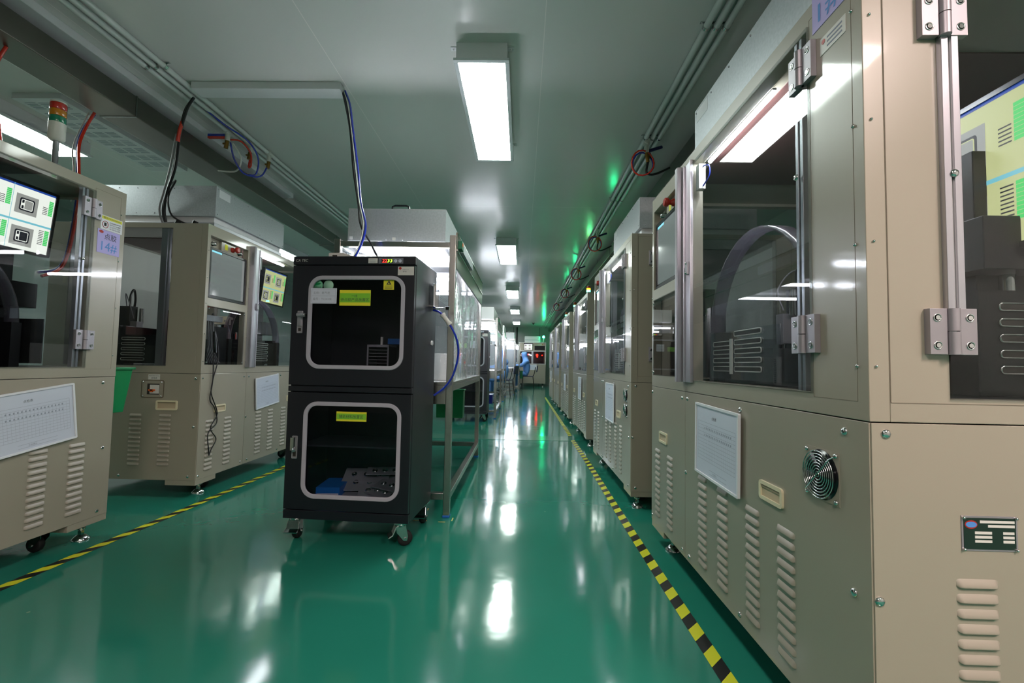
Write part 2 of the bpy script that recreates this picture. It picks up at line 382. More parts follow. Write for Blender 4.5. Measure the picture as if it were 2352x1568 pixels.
# conduit pipes
PIPE = mat('pipe_plastic', '#cfd3d0', rough=.3, coat=.3)
for side, xs in (('left', (-2.165, -2.112, -2.055)), ('right', (.862, .91, .958))):
    for k, x in enumerate(xs):
        pos = ('outermost', 'middle', 'innermost')[k] if side == 'left' else ('innermost', 'middle', 'outermost')[k]
        t = thing('conduit_pipe', (x, 0, CZ-.022), 0, f'{pos} of the three slim grey pipes clipped to the ceiling over the {side} machine row', 'pipe', f'{side} ceiling pipes')
        MB().cyl((0, -1.5, 0), (0, 20.3, 0), .0165 if side == 'right' else .015, PIPE, 12).build('pipe_run', t)
        for y in (2.45, 5.5, 8.6, 12, 16) if side == 'left' else (2.14, 3.22, 4.45, 6.4, 8.5, 11, 14):
            c = MB(); c.cyl((0, y-.008, 0), (0, y+.008, 0), .0195, CHROME, 12); c.box(-.03, .03, y-.007, y+.007, .017, .022, CHROME); c.build('pipe_clip', t)
# ---------------------------------------------------------------- ceiling lamps
def lamp(x0, x1, y0, label, mt=LAMP, group=None, L=1.175):
    cx, cy = (x0+x1)/2, y0+L/2; t = thing('ceiling_light', (cx, cy, CZ), 0, label, 'ceiling light', group)
    w = (x1-x0)/2; h = L/2; z = -.105
    m = MB(); m.plate(-w, w, -h, h, 0, 1, [], WPAINT) if False else None
    f = MB(); f.box(-w+.012, w-.012, -h+.012, h-.012, z+.012, 0, WPAINT)
    for a in ((-w, w, -h, -h+.022), (-w, w, h-.022, h), (-w, -w+.022, -h+.022, h-.022), (w-.022, w, -h+.022, h-.022)): f.box(*a, z, z+.014, FRAMEW)
    f.build('housing', t, .002)
    MB().box(-w+.022, w-.022, -h+.022, h-.022, z+.003, z+.011, mt).build('diffuser', t, 0, 'glowing white diffuser')
    for sx in (-1, 1):
        for sy in (-1, 1):
            b = MB(); xa = sx*(w-.012); b.box(min(xa, xa+sx*.035), max(xa, xa+sx*.035), sy*(h-.06)-.015, sy*(h-.06)+.015, -.004, 0, WPAINT); b.lathe((xa+sx*.02, sy*(h-.06), -.004), [(.005, 0), (.003, -.004)], CHROME, 8); b.build('mounting_tab', t)
    return t
ord_ = ['large bright ceiling light panel nearest the camera, above the aisle', 'second ceiling light panel along the aisle, above the far end of the first bench', 'third ceiling light panel along the aisle', 'fourth ceiling light panel along the aisle, small in the distance', 'farthest ceiling light panel, just before the end wall']
for y, l in zip(LAMPY, ord_): lamp(LAMPX0, LAMPX1, y, l, LAMP, 'ceiling lights over the aisle')
lamp(LAMPX0, LAMPX1, -1.5, 'ceiling light panel behind the camera', LAMPB)
lamp(1.45, 1.75, -1.5, 'added fill light panel behind the camera, brightening the near right machine', mat('added_fill_diffuser_warm', '#ffffff', emit='#ffe4de', es=LP*3.8))  # unseen fill lamp added to brighten the near face of the right machine
lamp(-3.72, -3.42, 2.27, 'bright ceiling light panel over the back aisle at far left, beyond the steel duct')
lamp(-3.72, -3.42, 5.92, 'added ceiling light panel over the back aisle, hidden beyond the left machines')  # hidden lamp added to give more light around the left machines
# perforated grille on ceiling at left
t = thing('ceiling_grille', (-3.13, 3.3, CZ), 0, 'white slotted ventilation cover on the ceiling beside the far-left light', 'vent cover')
m = MB(); m.box(-.16, .16, -.55, .55, -.035, 0, WPAINT)
for a in range(3):
    for b in range(8):
        for k in range(5): m.box(-.13+a*.09, -.13+a*.09+.07, -.5+b*.125+k*.017, -.5+b*.125+k*.017+.006, -.0358, -.034, INKG)
m.build('cover', t)
# ---------------------------------------------------------------- hazard tape
def tape(y0, y1, xf, label, w=.048, per=.128):
    m = MB(); y = y0; n = 0; sh = w
    def P(yy, side): return (xf(yy)+side*w/2, yy+(side*sh/2), .0012)
    while y < y1:
        c = YEL if n % 2 else BLK_TAPE; e = min(y+per/2, y1)
        m.add([P(y, -1), P(y, 1), P(e, 1), P(e, -1)], [(0, 1, 2, 3)], c)
        vs = [P(y, -1), P(y, 1), P(e, 1), P(e, -1)]; 
        y = e; n += 1
    return tag(m.build('floor_tape'), label, 'floor tape')
fx = lambda y: .597+.0045*y+.004*math.sin(y*1.9)
tape(.35, 5.5, fx, 'black and yellow hazard tape on the floor along the right machine row, near stretch')
tape(5.78, 12.6, lambda y: .60+.004*y, 'black and yellow hazard tape along the right machines, far stretch beyond the floor strip')
tape(.4, 5.6, lambda y: -1.975+.006*(y-2)*(1 if y > 2 else -1), 'black and yellow hazard tape on the floor in front of the left machines')
# ---------------------------------------------------------------- process machine
D = 1.05; ZS = .79
def T(x=0, y=0, z=0, rz=0): return Matrix.Translation((x, y, z)) @ Matrix.Rotation(R(rz), 4, 'Z')
def rec_handle(parent, Xm, x, z, w=.115, h=.052):
    m = MB(Xm); m.rring(x-w/2, x+w/2, z-h/2, z+h/2, .009, .010, -.006, 0, CREAM, 3)
    m.box(x-w/2+.009, x+w/2-.009, -.0015, -.0005, z-h/2+.009, z+h/2-.009, mat('cream_recess_shade', '#b9a98c', rough=.5))
    m.box(x-w/2+.011, x+w/2-.011, -.004, -.0016, z+h/2-.018, z+h/2-.011, mat('recess_top_shade', '#8d8268', rough=.6))  # recess is flat: darker cream and the top strip paint its shade
    return m.build('recessed_handle', parent, 0, 'cream recessed handle')
def sheet(parent, Xm, x0, x1, z0, z1, tilt=0, frame=.008, name='inspection_sheet'):
    m = MB(Xm @ Matrix.Translation(((x0+x1)/2, 0, (z0+z1)/2)) @ Matrix.Rotation(R(tilt), 4, 'Y')); w = (x1-x0)/2; h = (z1-z0)/2
    m.rring(-w, w, -h, h, .004, frame, -.009, -.0006, FRAMEW, 2)
    m.box(-w+frame*.9, w-frame*.9, -.005, -.001, -h+frame*.9, h-frame*.9, PAPER)
    y = -.0054; W_ = 2*w-.04; a = -w+.025; b = w-.025
    def ln(p, q, r_, s_): m.add([(p, y, r_), (q, y, r_), (q, y, s_), (p, y, s_)], [(0, 1, 2, 3)], INKG)
    m.text('点检表', -.03, y, h-.05, .012, INK)
    zt = h-.065
    for k in range(12): z = zt-k*.0125; ln(a, b, z, z+.0008)
    ln(a, a+.0009, zt-.1375, zt); ln(b-.0009, b, zt-.1375, zt)
    for k in range(18): x = a+.05+k*(b-a-.05)/18; ln(x, x+.0005, zt-.1375, zt-.0125)
    for k in range(16):
        x = a+.06+k*(b-a-.08)/16
        for zz in (zt-.024, zt-.049): m.add([(x, y-.0002, zz), (x+.006, y-.0002, zz+.002), (x+.004, y-.0002, zz+.008), (x-.001, y-.0002, zz+.006)], [(0, 1, 2, 3)], INKG)
    ln(a+.1, b-.06, -h+.032, -h+.033); ln(a+.1, b-.06, -h+.018, -h+.019); m.text('检查确认', -.02, y, -h+.021, .008, INKG)
    return m.build(name, parent, 0, 'white framed checklist sheet')
def hinge(parent, Xm, x, z, s=.09):
    m = MB(Xm); m.box(x-s/2, x-.012, -.014, 0, z-s/2, z+s/2, ALUD); m.box(x+.012, x+s/2, -.014, 0, z-s/2, z+s/2, ALUD)
    m.box(x-.013, x+.002, -.012, 0, z+.001, z+s/2, ALUD); m.box(x-.002, x+.013, -.012, 0, z-s/2, z-.001, ALUD)
    m.cyl((x, -.014, z-s/2), (x, -.014, z-.001), .0105, ALUD, 14); m.cyl((x, -.014, z+.001), (x, -.014, z+s/2), .0105, ALUD, 14)
    for a in (-.031, .031):
        for b in (-.027, .027): m.lathe((x+a, -.014, z+b), [(.0085, 0), (.0085, -.0015), (.006, -.0015), (.006, .001), (.0045, .001), (.0045, -.002)], CHROME, 12, 'Y')
    return m.build('hinge', parent, .0015, 'cast aluminium hinge')
def quadscreen(m, x0, x1, z0, z1, y, bg, flip=False):
    def q(a, b, c, d, mt, dy=0): m.add([(a, y-dy, c), (b, y-dy, c), (b, y-dy, d), (a, y-dy, d)], [(0, 1, 2, 3)], mt)
    q(x0, x1, z0, z1, bg); w = (x1-x0)/2; h = (z1-z0)/2
    q(x0, x1, z1-.008, z1, SCRB, .0004)
    for i in range(2):
        for j in range(2):
            a = x0+i*w; c = z0+j*h
            q(a, a+w, c+h*.86, c+h*.92, SCRC, .0006) if j == 0 else None
            q(a+w*.08, a+w*.60, c+h*.12, c+h*.72, SCRM, .0006)
            k = (i+j) % 2
            X0, X1, Z0, Z1 = a+w*.17, a+w*.52, c+h*.22, c+h*.62
            O = [(p, y-.0010, r_) for p, r_ in m.rrect(X0, X1, Z0, Z1, .008, 3)]; m.add(O, [tuple(range(len(O)))], SCRK)
            e = .006; O = [(p, y-.0014, r_) for p, r_ in m.rrect(X0+e, X1-e, Z0+e, Z1-e, .006, 3)]; m.add(O, [tuple(range(len(O)))], bg)
            e = .009; O = [(p, y-.0018, r_) for p, r_ in m.rrect(X0+e+.012, X1-e, Z0+e, Z1-e, .003, 3)]; m.add(O, [tuple(range(len(O)))], SCRK if k else SCRM)
            q(X0+e, X0+e+.009, Z0+e, Z0+e+.014, SCRK, .0018); q(X0+e, X0+e+.009, Z1-e-.014, Z1-e, SCRK, .0018)
            for r_ in range(9):
                zz = c+h*(.74-r_*.055)
                if r_ > 3 or j == 0: q(a+w*.72, a+w*.84, zz, zz+h*.02, SCRK, .0008)
                q(a+w*.86, a+w*.97, zz-h*.008, zz+h*.04, SCRGR, .0008)
    q(x0+w-.001, x0+w+.001, z0, z1, SCRC, .0012)
def sig_tower(parent, x, y, z0, lit=None, pole=.12):
    m = MB(); m.lathe((x, y, z0), [(.022, 0), (.022, .008), (.011, .012), (.011, pole)], ALU, 14)
    m.lathe((x, y, z0+pole), [(.02, -.006), (.03, .004), (.03, .075)], WHITE, 18)
    t = m.build('signal_tower', parent)
    z = z0+pole+.075
    for nm, mt in (('green_lens', LG if lit and 'g' in lit else LGo), ('amber_lens', LAL if lit and 'a' in lit else LA), ('red_lens', LR)):
        MB().lathe((x, y, z), [(.0285, 0), (.0295, .004), (.0295, .026), (.028, .029)], mt, 18).build(nm, t, 0, nm.replace('_', ' ')); z += .03
    MB().lathe((x, y, z), [(.0285, 0), (.028, .006), (.012, .01)], WHITE, 18).build('tower_cap', t)
    return t
def caster(parent, x, y, rz=0, r=.038, name='castor', brake=True, top=.12):
    Xm = T(x, y, 0, rz)
    f = MB(Xm); f.box(-.035, .035, -.035, .035, top-.006, top, CHROME); f.lathe((0, 0, top-.026), [(.024, 0), (.028, .008), (.028, .02)], CHROME, 16)
    for s_ in (-1, 1):
        vs = [(-.022, s_*.019, top-.022), (.024, s_*.019, top-.022), (.034, s_*.019, r+.012), (.030, s_*.019, r-.01), (.014, s_*.019, r-.008), (-.02, s_*.019, top-.05)]
        f.add(vs+[(a, b+s_*.003, c) for a, b, c in vs], [(0, 1, 2, 3, 4, 5), (11, 10, 9, 8, 7, 6)]+[(k, (k+1) % 6, 6+(k+1) % 6, 6+k) for k in range(6)], CHROME)
    c = f.build(name, parent)
    w = MB(Xm); w.lathe((.022, -.014, r), [(r*.55, 0), (r*.9, 0), (r, .005), (r, .023), (r*.9, .028), (r*.55, .028)], RUBBER, 22, 'Y'); w.cyl((.022, -.026, r), (.022, .026, r), .008, CHROME, 10); w.build('wheel', c, 0, 'black rubber wheel')
    if brake:
        b = MB(Xm); pr = [(-.004, top-.008), (-.026, top-.022), (-.040, top-.056), (-.060, top-.068)]; vs = []
        for k, (px_, pz_) in enumerate(pr):
            hw = .024+.003*k
            vs += [(px_, -hw, pz_), (px_, hw, pz_), (px_+.004, hw, pz_-.005), (px_+.004, -hw, pz_-.005)]
        b.add(vs, [(4*k+q, 4*k+(q+1) % 4, 4*k+4+(q+1) % 4, 4*k+4+q) for k in range(3) for q in range(4)]+[(0, 1, 2, 3), (12, 15, 14, 13)], CHROME); b.build('brake_pedal', c, .001)
    return c
def level_foot(parent, x, y, top=.11):
    m = MB(); m.lathe((x, y, 0), [(.036, 0), (.036, .006), (.02, .022), (.012, .026)], CHROME, 16)
    m.cyl((x, y, .026), (x, y, .044), .013, CHROME, 6, smooth=False); m.cyl((x, y, .03), (x, y, top), .008, CHROME, 10); m.cyl((x, y, .052), (x, y, .058), .018, CHROME, 12)
    m.cyl((x, y, .066), (x, y, top), .026, BLACKM, 14)
    return m.build('levelling_foot', parent, 0, 'chrome levelling foot')
def fan(parent, Xm, x, z, s=.115):
    m = MB(Xm); m.box(x-s/2, x+s/2, -.0012, .002, z-s/2, z+s/2, BEIGE)
    m.lathe((x, -.0014, z), [(s*.485, 0), (s*.485, -.0006), (.001, -.0006)], BLACK, 28, 'Y')
    for k in range(7):
        a = 2*math.pi*k/7; ca, sa = math.cos(a), math.sin(a)
        m.add([(x+ca*.015-sa*.004, -.0022, z+sa*.015+ca*.004), (x+ca*s*.43-sa*.018, -.0022, z+sa*s*.43+ca*.018), (x+ca*s*.43+sa*.006, -.004, z+sa*s*.43-ca*.006), (x+ca*.015+sa*.006, -.004, z+sa*.015-ca*.006)], [(0, 1, 2, 3)], BLACK)
    m.lathe((x, -.002, z), [(.019, 0), (.019, -.003)], BLACKM, 16, 'Y')
    f = m.build('cooling_fan', parent)
    g = MB(Xm)
    for k in range(8):
        r = s*(.05+.058*k); g.tube([(x+r*math.cos(t), -.011, z+r*math.sin(t)) for t in [2*math.pi*i/24 for i in range(24)]], .0013, CHROME, 5, 1, True)
    for a in (45, 225, 135, 315):
        if a in (135, 315): continue
        c_, s_ = math.cos(R(a)), math.sin(R(a)); g.tube([(x, -.012, z), (x+c_*s*.5, -.012, z+s_*s*.5), (x+c_*s*.6, -.004, z+s_*s*.6)], .0018, CHROME, 5, 1)
    for sx in (-1, 1):
        for sz in (-1, 1): g.screw(x+sx*s*.43, z+sz*s*.43, .0055, -.002); 
    g.build('finger_guard', f, 0, 'chrome finger guard')
    return f
def slots(m, x0, x1, z0, n, y, dz=.03, h=.014, mt=None):
    for k in range(n):
        z = z0+k*dz; m.tube([(a, y, b) for a, b in m.rrect(x0, x1, z, z+h, h*.45, 3)], .0022, mt or CHROME, 4, 1, True)
        m.box(x0+.003, x1-.003, y, y+.004, z+.002, z+h-.002, SEAM)
def machine(loc, rz, label, H=1.775, L=1.5, detail=3, sign=None, signz=1.72, signx=1.345, imon=(1.0, 1.38, 1.37, 1.68, .2, 'Y'), warning=False, tower=None, sheetpos=(.636, .985, .494, .755, 1.5), dfan=None, breaker=False, nameplate=False, led=True, hasfeet=True, group=None, rightwin=.157, leftwin=.14, litred=False, vs=0):
    t = thing('dispensing_machine', loc, rz, label, 'machine', group)
    k = (H-ZS)/(1.775-ZS)
    def Z(z): return ZS+(z-ZS)*k
    F = Matrix(); RE = T(L, 0, 0, 90); LE = T(0, D, 0, -90)
    # lower carcass
    m = MB(); m.box(.006, L-.006, .006, D-.006, .115, ZS-.004, BEIGE)
    for x0, x1 in ((0, .2), (L-.2, L)):
        for y0, y1 in ((0, .2), (D-.2, D)): m.box(x0+.002, x1-.002, y0+.002, y1-.002, .078, .116, BEIGE)
    base = m.build('lower_cabinet', t, .002)
    # lower front panels
    sp = .488
    def vents(m, cols, zt=.484):
        for c in cols:
            for i in range(12): m.louvre(c, c+.078, zt-.017-i*.0282, BEIGE2)
    m = MB(); m.box(.003, sp-.0015, 0, .008, .11, ZS-.0012, BEIGE)
    if detail > 0: vents(m, (.07, .255))
    if detail > 1:
        for x in (.02, sp-.03): m.screw(x, ZS-.028); m.screw(x, .135)
    p1 = m.build('front_panel', t, .0015)
    m = MB(); m.box(sp+.0015, L-.003, 0, .008, .11, ZS-.0012, BEIGE)
    if detail > 0: vents(m, (.63+vs*.5, .80+vs*.5, 1.0+vs, 1.17+vs))
    if detail > 1:
        for x, z in ((sp+.03, ZS-.028), (.97, ZS-.028), (L-.07, ZS-.028), (sp+.012, .46), (L-.05, .44), (sp+.05, .135), (.96, .135), (L-.06, .135)): m.screw(x, z, .009)
    p2 = m.build('front_panel', t, .0015)
    rec_handle(p1, F, .20, .553); rec_handle(p2, F, 1.145+vs*.8, .553)
    if sheetpos: sheet(p2, F @ Matrix.Translation((0, -.007, 0)), *sheetpos)
    if dfan == 'big': fan(p2, F, 1.355, .655)
    if dfan == 'two': fan(p2, F, 1.37, .70, .085); fan(p2, F, 1.37, .60, .085)
    # lower end panels
    m = MB(RE); m.box(.003, D-.003, 0, .008, .11, ZS-.0012, BEIGE)
    if detail > 0: vents(m, (.157, .36, .62, .82), .496)
    if detail > 1:
        for x, z in ((.03, ZS-.022), (.012, .448), (D-.03, ZS-.022), (.03, .135)): m.screw(x, z, .0095)
    pe = m.build('end_panel', t, .0015)
    if nameplate:
        m = MB(RE); m.box(.169, .274, -.0015, 0, .549, .615, ALUD); m.box(.1725, .2705, -.0022, -.001, .5525, .6115, mat('nameplate_green', '#10281f', rough=.4))
        for a, b, c in ((.203, .268, .604), (.218, .268, .596)): m.box(a, b, -.0026, -.002, c-.002, c+.003, WHITE)
        for zz in (.583, .575, .567):
            m.box(.193, .225, -.0026, -.002, zz-.002, zz+.003, WHITE); m.box(.246, .267, -.0026, -.002, zz-.002, zz+.003, WHITE)
        m.add([(.186+.012*math.cos(a), -.0026, .599+.008*math.sin(a)) for a in [i*math.pi/8 for i in range(16)]], [tuple(range(16))], RED)
        m.add([(.186+.0105*math.cos(a), -.003, .599+.0055*math.sin(a)) for a in [i*math.pi/8 for i in range(16)]], [tuple(range(16))], BLUEI)
        for a in (.172, .271):
            for c in (.552, .612): m.screw(a, c, .003, -.0015)
        m.build('nameplate', pe, 0, 'small green and silver nameplate')
    m = MB(LE); m.box(.003, D-.003, 0, .008, .11, ZS-.0012, BEIGE); q = D-.0
    if detail > 0: vents(m, (q-.257, q-.451, q-.75, q-.94), .528)
    if detail > 1:
        for x, z in ((q-.03, ZS-.03), (q-.03, .45), (q-.5, ZS-.03), (.03, ZS-.03), (q-.05, .135), (q-.5, .135)): m.screw(x, z, .0095)
    pl = m.build('end_panel', t, .0015)
    if detail > 1: rec_handle(pl, LE, q-.21, .585, .14, .062); rec_handle(pl, LE, q-.59, .585, .14, .062)
    if breaker:
        m = MB(LE); m.rring(q-.385, q-.235, .63, .745, .012, .004, -.0012, 0, mat('recess_edge', '#5c523f', rough=.5), 3)
        m.box(q-.375, q-.245, -.001, .0, .637, .738, BEIGE); m.box(q-.345, q-.265, -.0016, -.001, .652, .722, SEAM)
        m.box(q-.325, q-.266, -.005, -.0016, .658, .714, WHITE); m.box(q-.33, q-.29, -.012, -.005, .676, .686, ORANGE); m.box(q-.318, q-.302, -.012, -.005, .668, .686, ORANGE)
        for a in (q-.37, q-.25):
            for c in (.642, .732): m.screw(a, c, .005, -.001)
        m.build('breaker', pl, .001, 'orange breaker switch in a recess')
        m = MB(LE); m.box(q-.342, q-.266, -.0012, 0, .748, .782, WHITE); m.text('主电源', q-.322, -.0016, .752, .012, INK); m.text('MAIN POWER SWITCH', q-.337, -.0016, .769, .006, INK, w=.066); m.build('switch_label', pl, 0, 'white label with black writing')
    # upper frame
    hb = (.03, .44, Z(1.29), Z(1.705)); hw = (.03, .43, .85, Z(1.235)); hd = (.578, 1.318, .84, Z(1.72))
    m = MB(); m.plate(0, L, ZS+.001, Z(1.775), 0, .04, [hb, hw, hd], BEIGE)
    rw = (rightwin, D-.14, .838, Z(1.74)); lw = (.14, D-leftwin, .838, Z(1.74))
    m.X = RE; m.plate(.0405, D, ZS+.001, Z(1.775), 0, .04, [rw], BEIGE)
    m.X = LE; m.plate(0, D-.0405, ZS+.001, Z(1.775), 0, .04, [lw], BEIGE)
    m.X = Matrix(); m.box(.041, L-.041, D-.04, D, ZS+.001, Z(1.775), INNER)
    m.plate(.04, L-.04, .04, D-.04, 0, 1, [], BEIGE) if False else None
    if detail > 1:
        for z in (.87, 1.05, 1.25, 1.42, 1.6): m.screw(.012, Z(z), .0035); m.screw(.462, Z(z), .003)
        for z in (.9, 1.15, 1.4, 1.65): m.screw(L-.028, Z(z), .004)
        m.X = RE
        for z in (.9, 1.15, 1.4, 1.62): m.screw(.014, Z(z), .003)
    fr = m.build('upper_frame', t, .0015)
    if detail > 1:   # infill panel seams
        m = MB(RE); m.rring(.041, D-.04, .828, Z(1.755), .002, .0013, -.0006, .0, SEAM2, 1); m.X = Matrix(); m.rring(1.33, L-.03, .828, Z(1.74), .001, .0008, -.0005, 0, SEAM2, 1); m.build('panel_joint', fr)
    m = MB(); m.box(.0405, L-.0405, .0405, D-.0405, Z(1.755), Z(1.773), BEIGE)
    m.box(.3, L-.3, .1, D-.1, Z(1.752), Z(1.756), GRILLE); m.build('roof_panel', t)
    # deck
    m = MB(); m.box(.041, L-.041, .041, D-.041, .80, .835, BLACKM); m.build('deck', t)
    # monitor bay
    m = MB(); z0, z1 = Z(1.625), Z(1.704); m.box(.04, .43, .042, .056, z0-.02, z1, BEIGE); m.box(.17, .33, .022, .055, z0+.005, z1-.004, BEIGE)
    cp = m.build('control_panel', t, .001)
    if detail > 1:
        for x in (.10, .385):
            m = MB(); m.lathe((x, .042, Z(1.665)), [(.016, 0), (.016, -.006), (.012, -.008), (.012, -.028), (.002, -.03)], CHROME, 14, 'Y'); m.build('selector_knob', cp, 0, 'chrome selector knob')
        m = MB(); m.lathe((.285, .022, Z(1.668)), [(.018, 0), (.018, -.01), (.012, -.014), (.012, -.026), (.021, -.032), (.021, -.046), (.015, -.05)], RED, 18, 'Y'); m.build('emergency_stop', cp, 0, 'red mushroom button')
        m = MB(); m.box(.205, .235, .0212, .022, Z(1.652), Z(1.690), YELS); m.box(.05, .085, .0412, .042, Z(1.69), Z(1.70), WHITE); m.box(.055, .063, .0412, .042, Z(1.672), Z(1.682), RED); m.build('warning_sticker', cp)
    m = MB(); m.rring(.04, .435, Z(1.293), Z(1.632), .008, .014, .006, .05, BLACK, 3); m.box(.05, .425, .012, .05, Z(1.30), Z(1.625), BLACK)
    mo = m.build('monitor', t, .001)
    m = MB(); y = .0112; m.add([(.056, y, Z(1.315)), (.42, y, Z(1.315)), (.42, y, Z(1.617)), (.056, y, Z(1.617))], [(0, 1, 2, 3)], SCRG)
    if detail > 1: m.add([(.058, y-.0005, Z(1.603)), (.16, y-.0005, Z(1.603)), (.16, y-.0005, Z(1.615)), (.058, y-.0005, Z(1.615))], [(0, 1, 2, 3)], SCRC)
    m.build('screen', mo, 0, 'pale grey screen')
    # windows
    m = MB(); m.box(.028, .432, -.003, 0, .848, Z(1.238), GLASS); lwn = m.build('lower_window', t)
    m = MB(); m.screw(.04, .865, .006, -.003); m.screw(.42, .865, .006, -.003); m.screw(.04, Z(1.22), .006, -.003); m.screw(.42, Z(1.22), .006, -.003); m.build('window_screw', lwn)
    m = MB(); m.box(.576, 1.33, -.006, -.001, .836, Z(1.725), GLASS); dw = m.build('door_window', t, 0, 'clear acrylic door')
    m = MB(); m.box(.463, .492, -.034, 0, .83, Z(1.745), ALU); m.box(.466, .489, -.036, -.034, .83, Z(1.745), ALUD); m.build('door_profile', t, .003, 'aluminium edge profile')
    m = MB(); m.box(.503, .515, -.016, 0, .83, Z(1.74), ALU); m.box(.515, .572, -.009, 0, .83, Z(1.74), ALU); m.box(.572, .58, -.014, 0, .83, Z(1.74), ALU); m.build('door_profile', t, .002, 'aluminium edge profile')
    m = MB(); m.box(1.268, 1.279, .001, .02, .84, Z(1.72), ALU); m.box(1.279, 1.287, .008, .02, .84, Z(1.72), WHITE); m.box(1.287, 1.298, .001, .02, .84, Z(1.72), ALU)
    m.screw(1.283, Z(1.37), .008, -.006); m.build('door_profile', t, .001, 'aluminium edge profile')
    hinge(t, F, 1.312, Z(1.63)); hinge(t, F, 1.312, Z(.975))
    if detail > 1:
        m = MB(); m.box(.60, .63, .004, .03, Z(1.60), Z(1.70), WHITE); m.tube([(.63, .02, Z(1.69)), (.66, .03, Z(1.68)), (.665, .03, Z(1.64)), (.63, .02, Z(1.61))], .003, BLUET, 5); m.build('door_switch', t)
        m = MB(); m.box(.548, .572, -.022, -.008, Z(1.27), Z(1.32), ALUD); m.screw(.56, Z(1.275), .005, -.022); m.screw(.56, Z(1.315), .005, -.022); m.build('door_catch', t)
    for X_, w in ((RE, rw), (LE, lw)):
        m = MB(X_); m.box(w[0]-.002, w[1]+.002, -.004, -.0005, w[2]-.002, w[3]+.002, GLASS)
        m.build('end_window', t, 0, 'clear acrylic window')
    m = MB(RE); a = rw[0]; m.box(a-.010, a+.004, -.012, .0, Z(.93), Z(1.75), ALU); m.box(a+.004, a+.010, -.0065, 0, Z(.93), Z(1.75), WHITE); m.box(a+.010, a+.024, -.012, 0, Z(.93), Z(1.75), ALU)
    m.screw(a+.008, 1.285, .0085, -.012); m.build('door_profile', t, .001, 'aluminium edge profile')
    hinge(t, RE, a-.003, Z(1.612)); hinge(t, RE, a-.003, .970)
    m = MB(LE); b = lw[1]; m.box(b-.075, b-.035, .002, .02, .84, Z(1.74), ALU); m.box(b-.03, b-.018, .002, .02, .84, Z(1.74), ALU); m.build('door_profile', t, .002, 'aluminium edge profile')
    # feet
    if hasfeet:
        for x, y in ((.13, .07), (L-.07, .06), (.13, D-.08), (L-.08, D-.08)): level_foot(t, x, y, .08)
        for x, y in ((.25, .1), (L-.22, .1), (.25, D-.12), (L-.22, D-.12)): caster(t, x, y, 90, .034, brake=False, top=.115)
    # interior
    if detail > 0:
        m = MB(); m.box(.08, L-.08, .62, .70, .98, 1.10, BLACKM); m.box(.10, .18, .60, .72, .835, 1.1, BLACKM); m.box(L-.2, L-.12, .60, .72, .835, 1.1, BLACKM); m.box(.7, .735, .76, .80, .835, Z(1.5), ALU); m.box(.80, .835, .76, .80, .835, Z(1.5), ALU); m.build('gantry', t, .003)
        for x, yo, zo in ((.62, 0, 0), (.86, 0, 0), (.42, -.04, .10), (.36, .26, .12), (1.08, 0, 0))[:1 if detail < 2 else 5]:
            m = MB(Matrix.Translation((0, yo, zo))); m.box(x-.035, x+.035, .52, .62, .93-zo*.5, 1.14, BLACKM); m.box(x-.028, x+.028, .47, .52, .90, 1.03, ALUD); m.cyl((x, .49, .86-zo*.5), (x, .49, .93), .008, CHROME, 8); m.cyl((x+.045, .5, 1.02), (x+.045, .5, 1.13), .014, CHROME, 10)
            m.tube([(x, .55, 1.14), (x+.0, .55, 1.22), (x+.05, .57, 1.27), (x+.1, .6, 1.2), (x+.11, .62, 1.1)], .008, BLACKT, 6); m.tube([(x-.02, .5, 1.05), (x-.06, .5, 1.15), (x-.03, .56, 1.23), (x+.03, .6, 1.14)], .004, GREYT, 5); m.build('dispensing_head', t, .002)
        m = MB(); cx, cz, r0 = .80, Z(1.04), .345; n = 20
        for j, (rr, yy) in enumerate(((r0, .10), (r0, .16))):
            pass
        vs = []
        for i in range(n+1):
            a = math.pi*i/n; c_, s_ = math.cos(a), math.sin(a)
            for rr, yy in ((r0, .12), (r0, .175), (r0-.012, .175), (r0-.012, .12)): vs.append((cx+rr*c_, yy, cz+rr*s_))
        fs = []
        for i in range(n):
            for q_ in range(4): fs.append((i*4+q_, i*4+(q_+1) % 4, (i+1)*4+(q_+1) % 4, (i+1)*4+q_))
        m.add(vs, fs, HOSEC, True); m.box(cx-r0-.01, cx-r0+.03, .12, .2, .835, cz, BLACKM); m.box(cx+r0-.03, cx+r0+.01, .12, .2, .835, cz, BLACKM); m.build('hose_loop', t, 0, 'translucent arched tube bundle')
        m = MB(); m.box(.52, 1.02, .095, .10, .85, 1.03, ACR); slots(m, .55, .70, .88, 4, .092, .032, .017, WHITE); slots(m, .73, .92, .88, 5, .092, .032, .017, WHITE); m.box(.70, .72, .088, .092, .87, 1.0, WHITE); m.box(.55, .9, .14, .34, .836, .96, BLACKM); m.build('slotted_guard', t)
        m = MB(); m.box(1.0, 1.24, .30, .50, .836, 1.06, BLACKM); m.box(1.06, 1.34, .50, .60, .836, 1.0, BLACKM)
        for z in (.87, .90, .93, .96, .99, 1.02): m.box(.998, 1.242, .298, .502, z, z+.003, CHROME)
        m.build('magazine_stack', t, .002)
